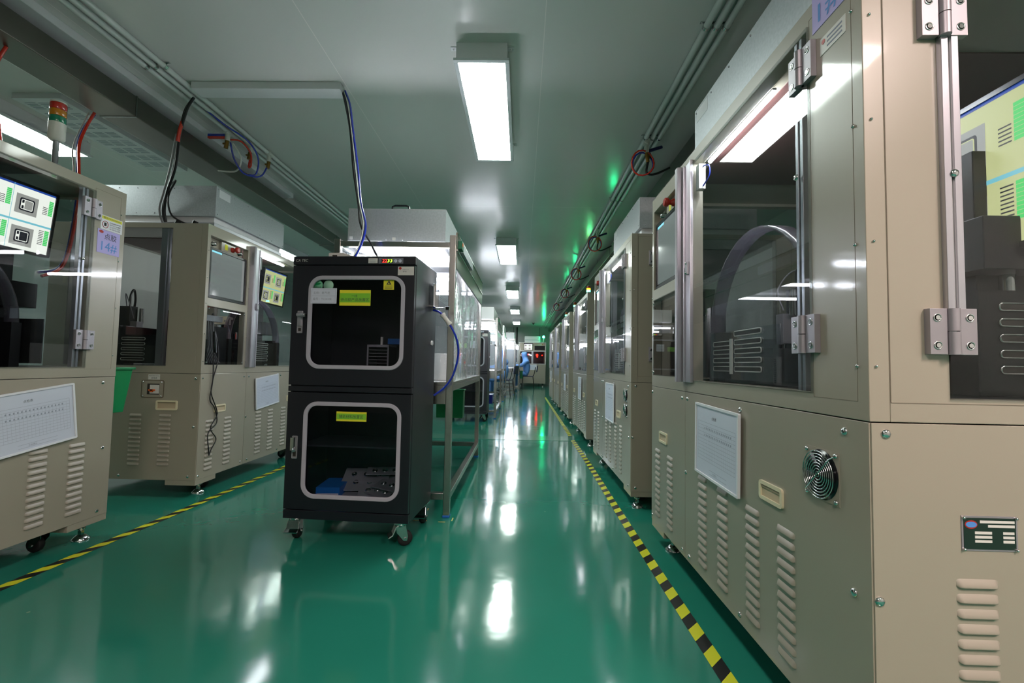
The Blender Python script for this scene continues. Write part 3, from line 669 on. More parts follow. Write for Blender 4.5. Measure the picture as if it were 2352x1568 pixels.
    if detail > 1:
        m = MB(); m.box(1.18, 1.33, .38, .60, .836, 1.42, BLACKM); m.box(1.12, 1.40, .33, .64, 1.12, 1.24, BLACKM); m.cyl((1.34, .44, 1.0), (1.34, .44, 1.42), .014, CHROME, 10); m.box(1.345, 1.349, .42, .47, 1.29, 1.33, YELS); m.build('vertical_axis', t, .004, 'black vertical axis module')
        m = MB(); m.box(1.06, 1.15, .55, .66, 1.195, 1.265, CREAM); m.box(1.10, 1.115, .60, .615, 1.06, 1.195, BLACKM); m.cyl((1.15, .575, 1.235), (1.165, .575, 1.235), .012, LR, 12); m.cyl((1.15, .615, 1.235), (1.16, .615, 1.235), .009, BLACK, 12); m.box(1.151, 1.153, .64, .652, 1.22, 1.25, FRAMEW); m.build('control_box', t, .002); m = MB(RE); m.box(.30, .62, .085, .09, .85, 1.07, BLACKM); slots(m, .34, .48, .89, 5, .082, .034, .016); m.build('slotted_plate', t); m = MB(LE); m.box(D-.95, D-.32, .10, .105, .85, 1.04, BLACKM); slots(m, D-.62, D-.46, .87, 5, .096, .034, .016, WHITE); slots(m, D-.84, D-.68, .87, 5, .096, .034, .016, WHITE); m.box(D-.44, D-.33, .06, .09, .836, .97, ACR); m.build('slotted_plate', t)
        m = MB(); m.box(.055, .42, .12, .13, .85, 1.12, BLACKM)
        m.box(.08, .32, .09, .13, 1.15, 1.19, ALU); m.box(.06, .16, .08, .10, .87, 1.02, BLACK); m.build('cable_tray', t)
        for i in range(7): m = MB(); m.tube([(.13+i*.018, .10, 1.18), (.12+i*.018, .09, 1.05), (.14+i*.016, .09, .95), (.2+i*.02, .10, .86)], .0045, GREYT, 5); m.build('grey_cable', t)
        for a in range(5): m = MB(); m.tube([(.65+a*.13, .4, .85), (.62+a*.14, .35, .88+.02*(a % 2)), (.7+a*.13, .28, .86), (.76+a*.12, .3, .85)], .005, BLACKT, 5); m.build('loose_cable', t)
    if led:
        m = MB(); m.cyl((.60, .060, Z(1.722)), (1.05, .060, Z(1.722)), .007, LEDM, 10); m.box(.58, 1.07, .054, .066, Z(1.729), Z(1.735), ALU); m.build('led_tube', t, 0, 'glowing white tube light')
    if imon:
        x0, x1, z0, z1, dep, c_ = imon
        Xm = Matrix.Translation(((x0+x1)/2, dep, (z0+z1)/2)) @ Matrix.Rotation(R(0 if dep > .3 else 6), 4, 'X'); w = (x1-x0)/2; h = (z1-z0)/2
        m = MB(Xm); m.rring(-w, w, -h, h, .006, .012, -.004, .03, BLACK, 3); m.box(-w+.005, w-.005, .002, .03, -h+.005, h-.005, BLACK); m.tube([(0, .04, 0), (0, .12, .06), (0, .2, .2)], .015, BLACKM, 8); im = m.build('vision_monitor', t)
        m = MB(Xm); quadscreen(m, -w+.012, w-.012, -h+.012, h-.012, .0012, SCRY if c_ == 'Y' else SCRW); m.build('screen', im, 0, 'lit screen with four camera views')
    if litred:
        m = MB(); m.lathe((.42, .3, 1.12), [(.02, 0), (.02, .02)], LRL, 10); m.build('red_indicator', t, 0, 'small glowing red light')
    if sign:
        m = MB(); s2 = .062; m.box(signx, signx+.122, -.0012, 0, signz-.058, signz+.058, PURPLE)
        m.text('点胶', signx+.036, -.0018, signz+.012, .032, INK if sign == '14#' else WHITE); m.text(sign, signx+.022, -.0018, signz-.048, .048, BLUEI, w=.085 if sign == '14#' else .075)
        m.add([(signx+.018+.012*math.cos(a), -.002, signz+.046+.007*math.sin(a)) for a in [i*math.pi/8 for i in range(16)]], [tuple(range(16))], RED); m.build('number_sign', t, 0, 'purple paper sign with a blue number')
    if warning:
        a = 1.365; m = MB(); m.box(a, a+.118, -.001, 0, 1.515, 1.585, FRAMEW); m.box(a+.003, a+.115, -.0014, -.001, 1.567, 1.582, YELS)
        m.text('警告/WARNING', a+.012, -.0018, 1.5695, .010, INK, w=.095)
        m.tube([(a+.024+.015*math.cos(q_), -.0016, 1.541+.017*math.sin(q_)) for q_ in [i*math.pi/8 for i in range(16)]], .0014, RED, 4, 1, True)
        m.box(a+.018, a+.030, -.0016, -.001, 1.533, 1.550, SEAM)
        for i, s_ in enumerate(('机器运转中请不要', '将手深入机器里', 'DO NOT PUT HANDS', 'IN THE MACHINE')): m.text(s_, a+.048, -.0018, 1.553-i*.0105, .0065, INK, w=.06)
        m.build('warning_label', t, 0, 'yellow and white warning label')
    if sign == '1#':
        m = MB(); m.box(1.372, 1.455, -.0012, 0, 1.62, 1.66, WHITE); m.lathe((1.384, -.0014, 1.648), [(.006, 0), (.006, -.0005)], RED, 10, 'Y')
        for i in range(3): m.box(1.396, 1.445, -.0016, -.001, 1.628+i*.010, 1.632+i*.010, INKG)
        m.build('asset_label', t, 0, 'small white asset label')
    if tower: sig_tower(t, *tower)
    return t
def fan_filter(x, y, z, rz, w, d, label, h=.215, base=.1, group=None):
    """rests on a machine: origin at the bottom front-left corner"""
    t = thing('filter_unit', (x, y, z), rz, label, 'fan filter unit', group)
    m = MB(); m.box(.02, w-.02, .02, d-.02, 0, base+.004, WPAINT); m.box(.01, w-.01, .01, d-.01, base*.35, base*.6, ALU); m.build('mounting_base', t, .002)
    m = MB(); m.box(0, w, 0, d, base, base+h, GALV)
    for i in range(6): m.screw(.02+i*(w-.04)/5, base+.02, .004, 0, ALU); m.screw(.02+i*(w-.04)/5, base+h-.02, .004, 0, ALU)
    for X_ in (T(w, 0, 0, 90), T(0, d, 0, -90)):
        m.X = X_
        for i in range(7): m.screw(.04+i*(d-.08)/6, base+.02, .004, 0, ALU); m.screw(.04+i*(d-.08)/6, base+h-.02, .004, 0, ALU)
    m.X = Matrix(); m.build('housing', t, .002)
    m = MB(); m.tube([(w*.42, d*.3, base+h), (w*.42, d*.3, base+h+.03), (w*.44, d*.3, base+h+.035), (w*.54, d*.3, base+h+.035), (w*.56, d*.3, base+h+.03), (w*.56, d*.3, base+h)], .007, BLACK, 6, 1); m.build('carry_handle', t, 0, 'black handle')
    m = MB(); m.box(.03, .15, -.001, 0, base+h-.07, base+h-.015, FRAMEW); m.build('rating_label', t)
    return t
# right row
RR = -90
machine((.684, 2.415, 0), RR, 'beige machine nearest the camera at right, purple 1# sign and round fan on its side', sign='1#', signz=1.75, signx=1.345, dfan='big', nameplate=True, imon=(.93, 1.44, 1.17, 1.55, .41, 'Y'), leftwin=.14)
machine((.69, 4.40, 0), RR, 'second beige machine of the right row, with two small fans below its seam', H=1.745, dfan='two', detail=2, sheetpos=(.70, 1.02, .47, .76, 0), imon=None)
FB = []
for i, (y1, H, tw, lab) in enumerate(((6.45, 1.715, 'g', 'third beige machine of the right row, grey smudged lower door, floor strip before it'),
                                      (8.38, 1.72, 'ga', 'fourth beige machine of the right row, signal tower glowing amber and green above it'),
                                      (10.22, 1.72, 'g', 'fifth beige machine of the right row, signal tower glowing green above it'),
                                      (11.95, 1.72, 'g', 'farthest beige machine of the right row'))):
    machine((.72, y1, 0), RR, lab, H=H, L=1.36, detail=1, imon=None, sheetpos=(.72, .98, .48, .75, 0) if i != 2 else None, tower=(1.2, .31, H, tw, .26) if tw else None, rightwin=.2, leftwin=.2)
for (x, y), z, lab, g in (((.79, 2.10), 1.775, 'grey galvanised filter box on top of the nearest right machine', 0), ((.79, 3.985), 1.745, 'grey galvanised filter box on the second machine of the right row', 0)):
    fan_filter(x, y, z, RR, .88, .80, lab)
# left row
machine((-2.07, .78, 0), 90, 'beige machine cropped by the left edge, purple 14# sign and yellow warning label', H=1.735, sign='14#', signz=1.455, signx=1.352, warning=True, led=False, imon=(.955, 1.335, 1.355, 1.665, .2, 'W'), tower=(1.165, .035, 1.735, None, .12), vs=.112, sheetpos=(.92, 1.29, .49, .745, -7), rightwin=.157)
machine((-2.07, 2.895, 0), 90, 'second beige machine of the left row, orange breaker switch on its end', H=1.775, breaker=True, leftwin=.235, sheetpos=(.60, .93, .515, .76, -6), imon=(.98, 1.36, 1.385, 1.70, .2, 'Y'), litred=True, nameplate=False)
fan_filter(-2.145, 3.06, 1.775, 90, .90, .86, 'long galvanised filter box on the second machine of the left row')
# green bins
def bin_(name, x0, x1, y0, y1, z0, z1, label, taper=.02, ax='y'):
    m = MB(); t_ = .004
    def ring(i, z, k): a = taper*k; return [(x0+a+i, y0+a+i, z), (x1-a-i, y0+a+i, z), (x1-a-i, y1-a-i, z), (x0+a+i, y1-a-i, z)]
    vs = ring(0, z0, 1)+ring(0, z1, 0)+ring(t_, z1, 0)+ring(t_, z0+t_, 1)
    fs = [(0, 3, 2, 1), (12, 13, 14, 15)]
    for a in range(3): fs += [(a*4+k, a*4+(k+1) % 4, (a+1)*4+(k+1) % 4, (a+1)*4+k) for k in range(4)]
    m.add(vs, fs, GREENP); m.rring(x0-.008, x1+.008, 0, 0, 0, 0, 0, 0, GREENP) if False else None
    m.box(x0-.008, x1+.008, y0-.008, y0, z1-.012, z1, GREENP); m.box(x0-.008, x1+.008, y1, y1+.008, z1-.012, z1, GREENP); m.box(x0-.008, x0, y0, y1, z1-.012, z1, GREENP); m.box(x1, x1+.008, y0, y1, z1-.012, z1, GREENP)
    return tag(m.build(name, None, .002), label, 'bin')
bin_('plastic_bin', -2.42, -2.085, 2.292, 2.40, .60, .835, 'green plastic bin hung on the end of the machine with the 14# sign', .022)
# ---------------------------------------------------------------- dry cabinet
def cabinet(loc, rz, label, detail=True):
    t = thing('dry_cabinet', loc, rz, label, 'cabinet'); w, d = .627, .41
    m = MB(); m.box(0, w, .022, .03, .12, .165, CAB); m.box(0, .012, .022, d, .12, 1.41, CAB); m.box(w-.012, w, .022, d, .12, 1.41, CAB); m.box(.012, w-.012, d-.01, d, .12, 1.41, CAB)
    m.box(0, w, 0, .022, .12, .162, CAB); m.box(0, w, 0, .022, .738, .764, CAB); m.box(.012, w-.012, .022, d-.01, .12, .165, CAB); m.box(.012, w-.012, .022, d-.01, .735, .768, CAB); m.box(.012, w-.012, .022, d-.01, 1.365, 1.41, CAB)
    m.box(0, w, -.002, .022, 1.368, 1.41, CAB)
    body = m.build('cabinet_body', t, .002)
    MB().box(.013, w-.013, .08, d-.012, .455, .463, mat('shelf_steel', '#2a2c33', rough=.4)).build('shelf', body)
    for z0, z1, wz0, wz1, nm in ((.165, .735, .222, .690, 'lower'), (.767, 1.365, .850, 1.312, 'upper')):
        m = MB(); m.rhole(.002, w-.002, z0+.002, z1-.002, .098, .570, wz0+.01, wz1-.01, .058, -.003, .02, CAB, 8)
        dr = m.build('door', t, .0012, f'{nm} dark door with rounded window')
        m = MB(); m.rring(.088, .580, wz0, wz1, .068, .020, -.009, 0, GASKET, 8); m.build('window_gasket', dr, .003, 'pale grey rounded window frame')
        MB().box(.09, .578, .008, .012, wz0+.002, wz1-.002, DGLASS).build('window_pane', dr, 0, 'dark glass pane')
        zc = 1.08 if nm == 'upper' else .465
        m = MB(); m.rring(.035, .063, zc-.055, zc+.055, .003, .003, -.006, -.003, ALU, 2); m.box(.036, .062, -.005, -.003, zc-.054, zc+.054, ALUD)
        if nm == 'upper':
            m.box(.040, .058, -.012, -.005, zc-.02, zc+.05, ALU); m.cyl((.045, -.02, zc+.035), (.085, -.032, zc+.032), .010, ALU, 12); m.cyl((.08, -.03, zc+.032), (.095, -.034, zc+.031), .006, CHROME, 10); m.box(.042, .056, -.0054, -.005, zc-.045, zc-.03, SEAM)
        else:
            m.box(.041, .057, -.0054, -.005, zc-.045, zc-.02, SEAM); m.box(.040, .057, -.03, -.012, zc-.012, zc+.05, CHROME); m.cyl((.05, -.018, zc), (.062, -.034, zc-.012), .008, ALU, 10)
        m.build('swing_latch', dr, .002, 'silver swing latch')
    # control display
    m = MB(); m.box(.44, .565, -.0035, -.002, 1.373, 1.400, mat('display_bezel', '#6c6f78', rough=.4)); m.box(.456, .512, -.0042, -.0035, 1.377, 1.396, BLACK)
    m.text('22', .459, -.0048, 1.379, .015, DR, w=.024, shear=.12); m.text('33', .485, -.0048, 1.379, .015, DG, w=.024, shear=.12)
    for x in (.527, .549): m.lathe((x, -.0036, 1.386), [(.008, 0), (.008, -.001)], PAPER, 14, 'Y'); m.text('∧' if x < .54 else '∨', x-.004, -.0049, 1.383, .006, BLUET)
    m.build('display', t, 0, 'grey digital display reading 22 33')
    m = MB(); m.text('CA TEC', .013, -.0026, 1.382, .014, WHITE, w=.062, shear=.2); m.build('lettering', t, 0, 'white letters CA TEC')
    m = MB(); m.box(.388, .435, -.0028, -.002, 1.375, 1.399, WHITE)
    for i in range(3): m.box(.395, .425, -.0032, -.0028, 1.379+i*.006, 1.381+i*.006, INKG)
    m.build('maker_label', t)
    # labels on upper door
    y = -.004
    m = MB(); m.box(.540, .620, y, -.0031, 1.315, 1.358, WHITE); m.lathe((.551, y, 1.349), [(.007, 0), (.007, -.0004)], RED, 12, 'Y')
    for i in range(5): m.box(.545, .616, y-.0004, y, 1.319+i*.0065, 1.3195+i*.0065, INKG)
    m.text('设备标识卡', .563, y-.0006, 1.340, .006, INKG); m.text('氮气柜', .565, y-.0006, 1.330, .006, INK)
    m.build('asset_label', t, 0, 'small white asset card')
    yy = .0072
    if detail:
        for x, s_ in ((.128, 0), (.183, 1)):
            m = MB(); m.lathe((x, yy, 1.266), [(.026, 0), (.026, -.0005), (.001, -.0006)], GREEN_ST if not s_ else mat('pale_green_sticker', '#8fbfa4', rough=.5), 26, 'Y')
            if not s_: m.text('ROHS', x-.016, yy-.001, 1.250, .009, INK, w=.032); m.add([(x-.018, yy-.001, 1.262), (x+.012, yy-.001, 1.270), (x+.018, yy-.001, 1.276), (x-.006, yy-.001, 1.280)], [(0, 1, 2, 3)], GREENP)
            m.build('round_sticker', t, 0, 'round green sticker')
        m = MB(); m.box(.103, .236, -.0112, -.0095, 1.172, 1.248, PAPER); m.rring(.108, .230, 1.177, 1.243, .006, .0008, -.0118, -.0112, INKG, 3); m.box(.108, .230, -.0118, -.0112, 1.2095, 1.2103, INKG)
        m.text('名称：氮气柜', .117, -.012, 1.218, .0135, INKG, w=.085); m.text('编号：T124108', .115, -.012, 1.188, .0135, INKG, w=.095); m.build('name_card', t, 0, 'white card with name and number')
        m = MB(); m.box(.243, .402, yy-.001, yy, 1.165, 1.242, YELS); m.box(.2445, .4005, yy-.0014, yy-.001, 1.181, 1.227, LGREEN)
        m.text('一线', .305, yy-.002, 1.206, .014, INK); m.text('待点胶产品放置区', .249, yy-.002, 1.186, .0165, INK, w=.146); m.build('area_label', t, 0, 'green and yellow label with black characters')
        m = MB(); m.box(.466, .519, yy-.001, yy, 1.245, 1.296, YELS); m.add([(.480, yy-.0015, 1.270), (.506, yy-.0015, 1.270), (.493, yy-.0015, 1.292)], [(0, 1, 2)], INK); m.add([(.488, yy-.002, 1.274), (.497, yy-.002, 1.274), (.4925, yy-.002, 1.281)], [(0, 1, 2)], YELS)
        m.text('ATTENTION', .475, yy-.0015, 1.263, .004, INK, w=.036)
        for i in range(3): m.box(.472, .512, yy-.0015, yy-.001, 1.250+i*.004, 1.2515+i*.004, INK)
        m.build('static_sticker', t, 0, 'yellow static warning sticker')
        m = MB(); m.box(.250, .402, yy-.001, yy, .597, .643, YELS); m.box(.2515, .4005, yy-.0014, yy-.001, .606, .634, LGREEN); m.text('辅助材料放置区', .264, yy-.002, .611, .0175, INK, w=.122); m.build('area_label', t, 0, 'green and yellow label with black characters')
    else:
        m = MB(); m.box(.35, .47, yy-.001, yy, 1.13, 1.24, PAPER); m.box(.36, .46, yy-.0014, yy-.001, 1.2, 1.206, INKG); m.box(.36, .46, yy-.0014, yy-.001, 1.16, 1.166, INKG); m.build('name_card', t, 0, 'white card')
        m = MB(); m.box(.17, .30, yy-.001, yy, 1.13, 1.20, LGREEN); m.build('area_label', t, 0, 'green label')
    # castors
    for x, y, a in ((.035, .06, 95), (.575, .05, 25), (.05, .355, 80), (.595, .355, 90)): caster(t, x, y, a, .036, top=.12)
    # flow meter on right side and hexagon badge
    X_ = T(w, 0, 0, 90); m = MB(X_); m.box(.25, .37, -.028, 0, 1.20, 1.32, ACR); m.cyl((.31, -.014, 1.21), (.31, -.014, 1.315), .006, FRAMEW, 8); m.box(.24, .38, -.03, -.0, 1.193, 1.201, CHROME); m.cyl((.34, -.012, 1.197), (.34, -.075, 1.197), .004, CHROME, 8); m.cyl((.34, -.075, 1.197), (.34, -.095, 1.197), .011, BLACK, 10); m.build('flow_meter', t, .001, 'clear acrylic flow meter')
    m = MB(X_); m.cyl((.33, 0, 1.0), (.33, -.008, 1.0), .014, FRAMEW, 6, smooth=False); m.build('vent_plug', t)
    return t
CL = (-1.155, 2.235, 0); CR = -3.66
cabinet(CL, CR, 'tall black dry cabinet with two windowed doors on castors, nearest the camera')
cabinet((-1.16, 7.02, 0), -1, 'second black dry cabinet standing beyond the first bench', False)
CM = T(*CL, CR)
def cpt(x, y, z): return tuple(CM @ Vector((x, y, z)))
# hose on cabinet side
t = thing('air_hose', (0, 0, 0), 0, 'blue air hose looping from the flow meter down the right side of the near cabinet', 'hose')
MB().tube([cpt(.632, .33, 1.185), cpt(.66, .33, 1.178), cpt(.685, .33, 1.16), cpt(.73, .34, 1.10), cpt(.765, .36, 1.02), cpt(.77, .38, .93), cpt(.74, .39, .82), cpt(.69, .40, .75), cpt(.632, .40, .705)], .006, BLUET, 8).build('tube', t)
MB().cyl(cpt(.69, .33, 1.155), cpt(.722, .338, 1.112), .0125, WHITE, 14).cyl(cpt(.684, .329, 1.163), cpt(.693, .331, 1.151), .016, WHITE, 14).cyl(cpt(.719, .337, 1.116), cpt(.728, .339, 1.104), .016, WHITE, 14).build('inline_filter', t, 0, 'white inline filter')
# things on and in the cabinet
m = MB(CM @ T(.13, .10, 1.41, 4)); m.add([(0, 0, 0), (.075, 0, 0), (.2, 0, 0), (0, .09, 0), (.075, .09, 0), (.2, .09, 0), (0, 0, .042), (.075, 0, .044), (.2, 0, .008), (0, .09, .042), (.075, .09, .044), (.2, .09, .008)],
        [(0, 1, 7, 6), (1, 2, 8, 7), (3, 9, 10, 4), (4, 10, 11, 5), (6, 7, 10, 9), (7, 8, 11, 10), (0, 6, 9, 3), (2, 5, 11, 8), (0, 3, 4, 1), (1, 4, 5, 2)], WHITE)
m.box(.02, .045, -.002, .0, .024, .032, SEAM); m.box(.028, .036, -.002, 0, .012, .02, SEAM); tag(m.build('adapter_box', None, .004), 'white wedge-shaped adapter box lying on top of the near black cabinet', 'adapter')
m = MB(CM @ T(.085, .12, 1.41, 0)); m.box(0, .035, 0, .04, 0, .02, ACR); m.box(.035, .04, 0, .04, 0, .016, FRAMEW); m.box(-.03, 0, .0, .04, 0, .003, ACR); tag(m.build('acrylic_block'), 'small clear plastic piece lying beside the adapter box', 'plastic piece')
m = MB(CM @ T(.345, .13, .768, 0) @ Matrix.Diagonal((1, 1, 1.48, 1))); 
m.box(0, .006, 0, .12, 0, .14, BLACKM); m.box(.106, .112, 0, .12, 0, .14, BLACKM); m.box(0, .112, 0, .12, .136, .142, mat('rack_lit_grey', '#8c8c92', rough=.4)); m.box(.006, .106, .115, .12, 0, .136, BLACKM)
m.box(-.002, .006, -.003, 0, 0, .142, mat('rack_lit_grey')); m.box(.106, .114, -.003, 0, 0, .142, mat('rack_lit_grey')); m.box(0, .112, -.003, 0, .134, .142, mat('rack_lit_grey'))
for i in range(11): m.box(.008, .104, 0, .11, .008+i*.0115, .0095+i*.0115, mat('rack_lit_grey'))  # lighter grey paints light onto edges and slots of the black rack
m.box(.06, .07, .02, .03, .142, .17, WHITE)
tag(m.build('slotted_rack'), 'black slotted magazine rack behind the upper window of the near cabinet', 'rack')
m = MB(CM @ T(.40, .27, .988, 3)); m.box(0, .19, 0, .13, 0, .008, BLUEP); m.box(0, .19, -.003, 0, 0, .03, BLUEP); m.box(.19, .193, 0, .13, 0, .03, BLUEP); tag(m.build('blue_tray'), 'blue plastic tray behind the upper window of the near cabinet', 'tray')
tb = bpy.data.objects['blue_tray']; 
m = MB(CM @ T(.43, .26, .768, 3)); m.box(.03, .16, .025, .12, 0, .217, BLACKM); tag(m.build('storage_box'), 'dark box under the blue tray in the near cabinet', 'box')
m = MB(CM @ T(.10, .12, .165, 8)); m.box(0, .12, 0, .2, 0, .075, BLUEP); m.box(.005, .115, -.001, .0, .03, .045, PAPER); tag(m.build('blue_box', None, .004), 'blue box at lower left inside the near cabinet', 'box')
PL = mat('stamped_metal', '#a4a8ae', rough=.3, metal=.5)
for i, (x, y, z, a, tx, w_, h_) in enumerate(((.20, .06, .168, -4, 9, .26, .17), (.30, .16, .19, 12, 20, .22, .10), (.32, .20, .20, -32, 14, .24, .09), (.20, .20, .205, 10, 26, .27, .12), (.17, .26, .235, 6, 34, .25, .10), (.35, .22, .225, -26, 18, .22, .09), (.30, .27, .275, 12, 22, .2, .07))):
    m = MB(CM @ T(x, y, z, a) @ Matrix.Rotation(R(tx), 4, 'X')); m.plate(0, w_, 0, h_, 0, .003, [], PL) if False else None
    m.box(0, w_, 0, h_, 0, .002, PL); m.box(0, w_, 0, .006, .002, .006, PL)
    for q_ in range(3): m.lathe((w_*(.22+.27*q_), h_*.55, .002), [(.016, 0), (.014, .004), (.009, .004), (.009, .001)], CHROME, 12)
    tag(m.build('metal_plate', None, .0006), ['stamped steel plate at the bottom left of the heap in the near cabinet', 'stamped steel plate standing out to the front of the heap', 'long steel strip slanting to the lower right corner of the cabinet window', 'steel plate lying high across the middle of the heap', 'steel plate at the top left of the heap', 'second slanting steel strip beside the right edge of the window', 'small steel plate on top of the heap at the back'][i], 'metal plate', 'steel plates in the cabinet')
# ---------------------------------------------------------------- lit benches
def bench(x0, x1, y0, y1, label, ztop=1.62, detail=True, top=.76, led=True):
    t = thing('clean_bench', (x0, y0, 0), 0, label, 'bench'); w = x1-x0; d = y1-y0; p = .038
    for x, y, zz in ((0, 0, ztop), (w-p, 0, ztop+.03), (0, d-p, ztop), (w-p, d-p, ztop)):
        m = MB(); m.box(x, x+p, y, y+p, .012, zz, STEEL); m.box(x-.002, x+p+.002, y-.002, y+p+.002, 0, .013, BLUEP); m.build('leg', t, .003)
    z = .10
    for b_ in ((p, w-p, 0, p), (w-p, w, p, d-p), (0, p, p, d-p), (p, w-p, d-p, d)): MB().box(*b_, z, z+p, STEEL).build('lower_rail', t, .002)
    for b_ in ((p, w-p, .002, p-.002), (w-p, w-.004, p, d-p), (.004, p, p, d-p), (p, w-p, d-p, d-.002)): MB().box(*b_, ztop-.045, ztop-.012, STEEL).build('upper_rail', t, .002)
    m = MB(); m.box(.002, w-.002, .004, d-.004, top, top+.02, STEEL); m.box(p, w-p, .001, .02, top-.11, top, STEEL); m.box(w-.03, w-.003, p, d-p, top-.035, top, STEEL); m.build('table_top', t, .002, 'shiny steel table top')
    if detail:
        m = MB(); m.box(w-.008, w+.002, p, d-.004, ztop-.16, ztop+.055, DUCT); m.box(w-.002, w+.006, p, d-.004, ztop-.055, ztop-.045, STEEL); m.box(w-.004, w+.006, p, d-.004, ztop+.052, ztop+.06, STEEL); m.build('side_panel', t, .001, 'dark sheet steel side panel'); m = MB(); m.box(w+.002, w+.02, p+.15, p+.7, ztop-.03, ztop+.03, GALV); m.box(w+.002, w+.024, p+.05, p+.13, ztop-.03, ztop+.02, mat('circuit_green', '#1f6a4c', rough=.5)); m.box(w+.006, w+.027, p+.07, p+.09, ztop-.01, ztop+.01, ORANGE); m.build('power_supply', t, .001, 'metal power supply box')
    def curt(name, f, n, z0, z1):
        m = MB(); nz = 6; vs = []
        for j in range(nz+1):
            z = z0+(z1-z0)*j/nz
            for i in range(n+1): vs.append(f(i/n, j/nz)+(z,))
        m.add(vs, [(j*(n+1)+i, j*(n+1)+i+1, (j+1)*(n+1)+i+1, (j+1)*(n+1)+i) for j in range(nz) for i in range(n)], VINYL, True)
        return m.build(name, t, 0, 'wrinkled clear vinyl curtain')
    amp = .008
    curt('vinyl_curtain', lambda u, v: (w-.022+amp*math.sin(u*9+2*v)+amp*.6*math.sin(u*u*37-v*5)*(1.3-v)+amp*.5*math.sin(u*23+v*v*7), p+u*(d-2*p)), 60, top+.02, ztop-.10)
    curt('vinyl_curtain', lambda u, v: (p+u*(w-2*p), .016+amp*math.sin(u*17+v*3)*(1.2-v)), 24, top+.02, ztop-.05)
    m = MB()
    if led:
        for a_, b_ in (((.06, .10, ztop-.085), (w-.06, .10, ztop-.085)), ((.06, d*.42, ztop-.10), (w-.06, d*.42, ztop-.10)), ((.06, d-.33, ztop-.10), (w-.06, d-.33, ztop-.10))): MB().cyl(a_, b_, .012, LED, 10).build('led_tube', t, 0, 'glowing white tube light')
        MB().box(.045, w-.045, .72, d-.04, ztop-.06, ztop-.05, WPAINT).build('spill_blocker', t)  # added board, sized to block bench light spilling onto the ceiling
        
    return t
bench(-1.135, -.405, 2.66, 4.42, 'first steel clean bench with glowing lights and vinyl curtains, behind the near black cabinet')
bench(-1.13, -.41, 7.44, 9.2, 'second lit clean bench, beyond the second black cabinet', detail=True)
bench(-1.13, -.43, 10.9, 12.5, 'third lit clean bench, its curtain glowing beside the aisle', detail=False)
bench(-.80, -.21, 13.4, 15.2, 'fourth lit clean bench, before the seated worker', detail=False, ztop=1.62)
bench(-.75, -.09, 15.9, 18.2, 'farthest lit clean bench, where the worker in blue sits', detail=False, ztop=1.60)
for x, y, w_, lab in ((-1.09, 2.75, .605, 'grey filter box with a black handle on the first bench behind the black cabinet'), (-1.09, 7.52, .605, 'pale filter box on the second bench'), (-1.05, 12.3-1.3, .6, 'pale filter box on the third bench'), (-.75, 13.5, .5, 'pale filter box on the fourth bench')):
    t = thing('filter_unit', (x, y, 1.62), 0, lab, 'fan filter unit'); d = 1.15
    m = MB(); m.box(.02, w_-.02, .02, d-.02, -.012, .012, WPAINT); m.build('mounting_base', t)
    m = MB(); m.box(0, w_, 0, d, .012, .215, GALV if y < 5 else WPAINT)
    m.box(.21, .37, -.001, 0, -.008, .012, GALV)
    for q_ in (.24, .34): m.screw(q_, .02, .003, -.001, ALU)
    m.build('housing', t, .002)
    m = MB(); m.tube([(.255, .05, .215), (.258, .05, .245), (.275, .05, .252), (.345, .05, .252), (.362, .05, .245), (.365, .05, .215)], .007, BLACK, 6, 1); m.build('carry_handle', t, 0, 'black handle')
    m = MB(); m.box(.277, .297, -.0022, -.001, .018, .036, WHITE); m.box(.01, .03, -.001, 0, .02, .04, FRAMEW); m.build('rating_label', t)
# things on bench 1
m = MB(); m.box(-.62, -.47, 2.90, 2.905, .781, .95, WHITE); m.box(-.62, -.47, 2.905, 3.05, .781, .79, WHITE); m.box(-.62, -.615, 2.905, 3.05, .781, .95, WHITE); tag(m.build('white_tray', None, .002), 'white tray standing on the first bench behind the vinyl', 'tray')
t = thing('component_rack', (-.50, 3.3, .781), 0, 'white rack with black slots on the first bench', 'rack'); MB().box(0, .035, 0, .3, 0, .2, WHITE).build('rack_body', t, .002); m = MB(T(.035, 0, 0, 90)); [m.box(.01+i*0, .03, -.002, 0, .01+i*.014, .018+i*.014, BLACK) for i in range(13)]; m.build('grille', t)
bin_('plastic_bin', -.83, -.565, 4.43, 4.56, .36, .635, 'green plastic bin hanging at the far end of the first bench', .004)
bin_('plastic_bin', -.08, .03, 16.6, 16.95, .38, .66, 'small green bin hanging on the farthest bench in front of the worker', .004)
for x, y, z, lab in ((-1.0, 8.0, .145, 'blue crate on the low rail of the second bench'), (-.95, 8.55, .145, 'second blue crate under the second bench, farther back')):
    m = MB(); m.box(x, x+.4, y, y+.34, z, z+.16, mat('blue_crate', '#1a2a9c', rough=.4)); m.box(x-.01, x+.41, y-.01, y+.35, z+.15, z+.17, mat('blue_crate')); tag(m.build('crate', None, .004), lab, 'crate')
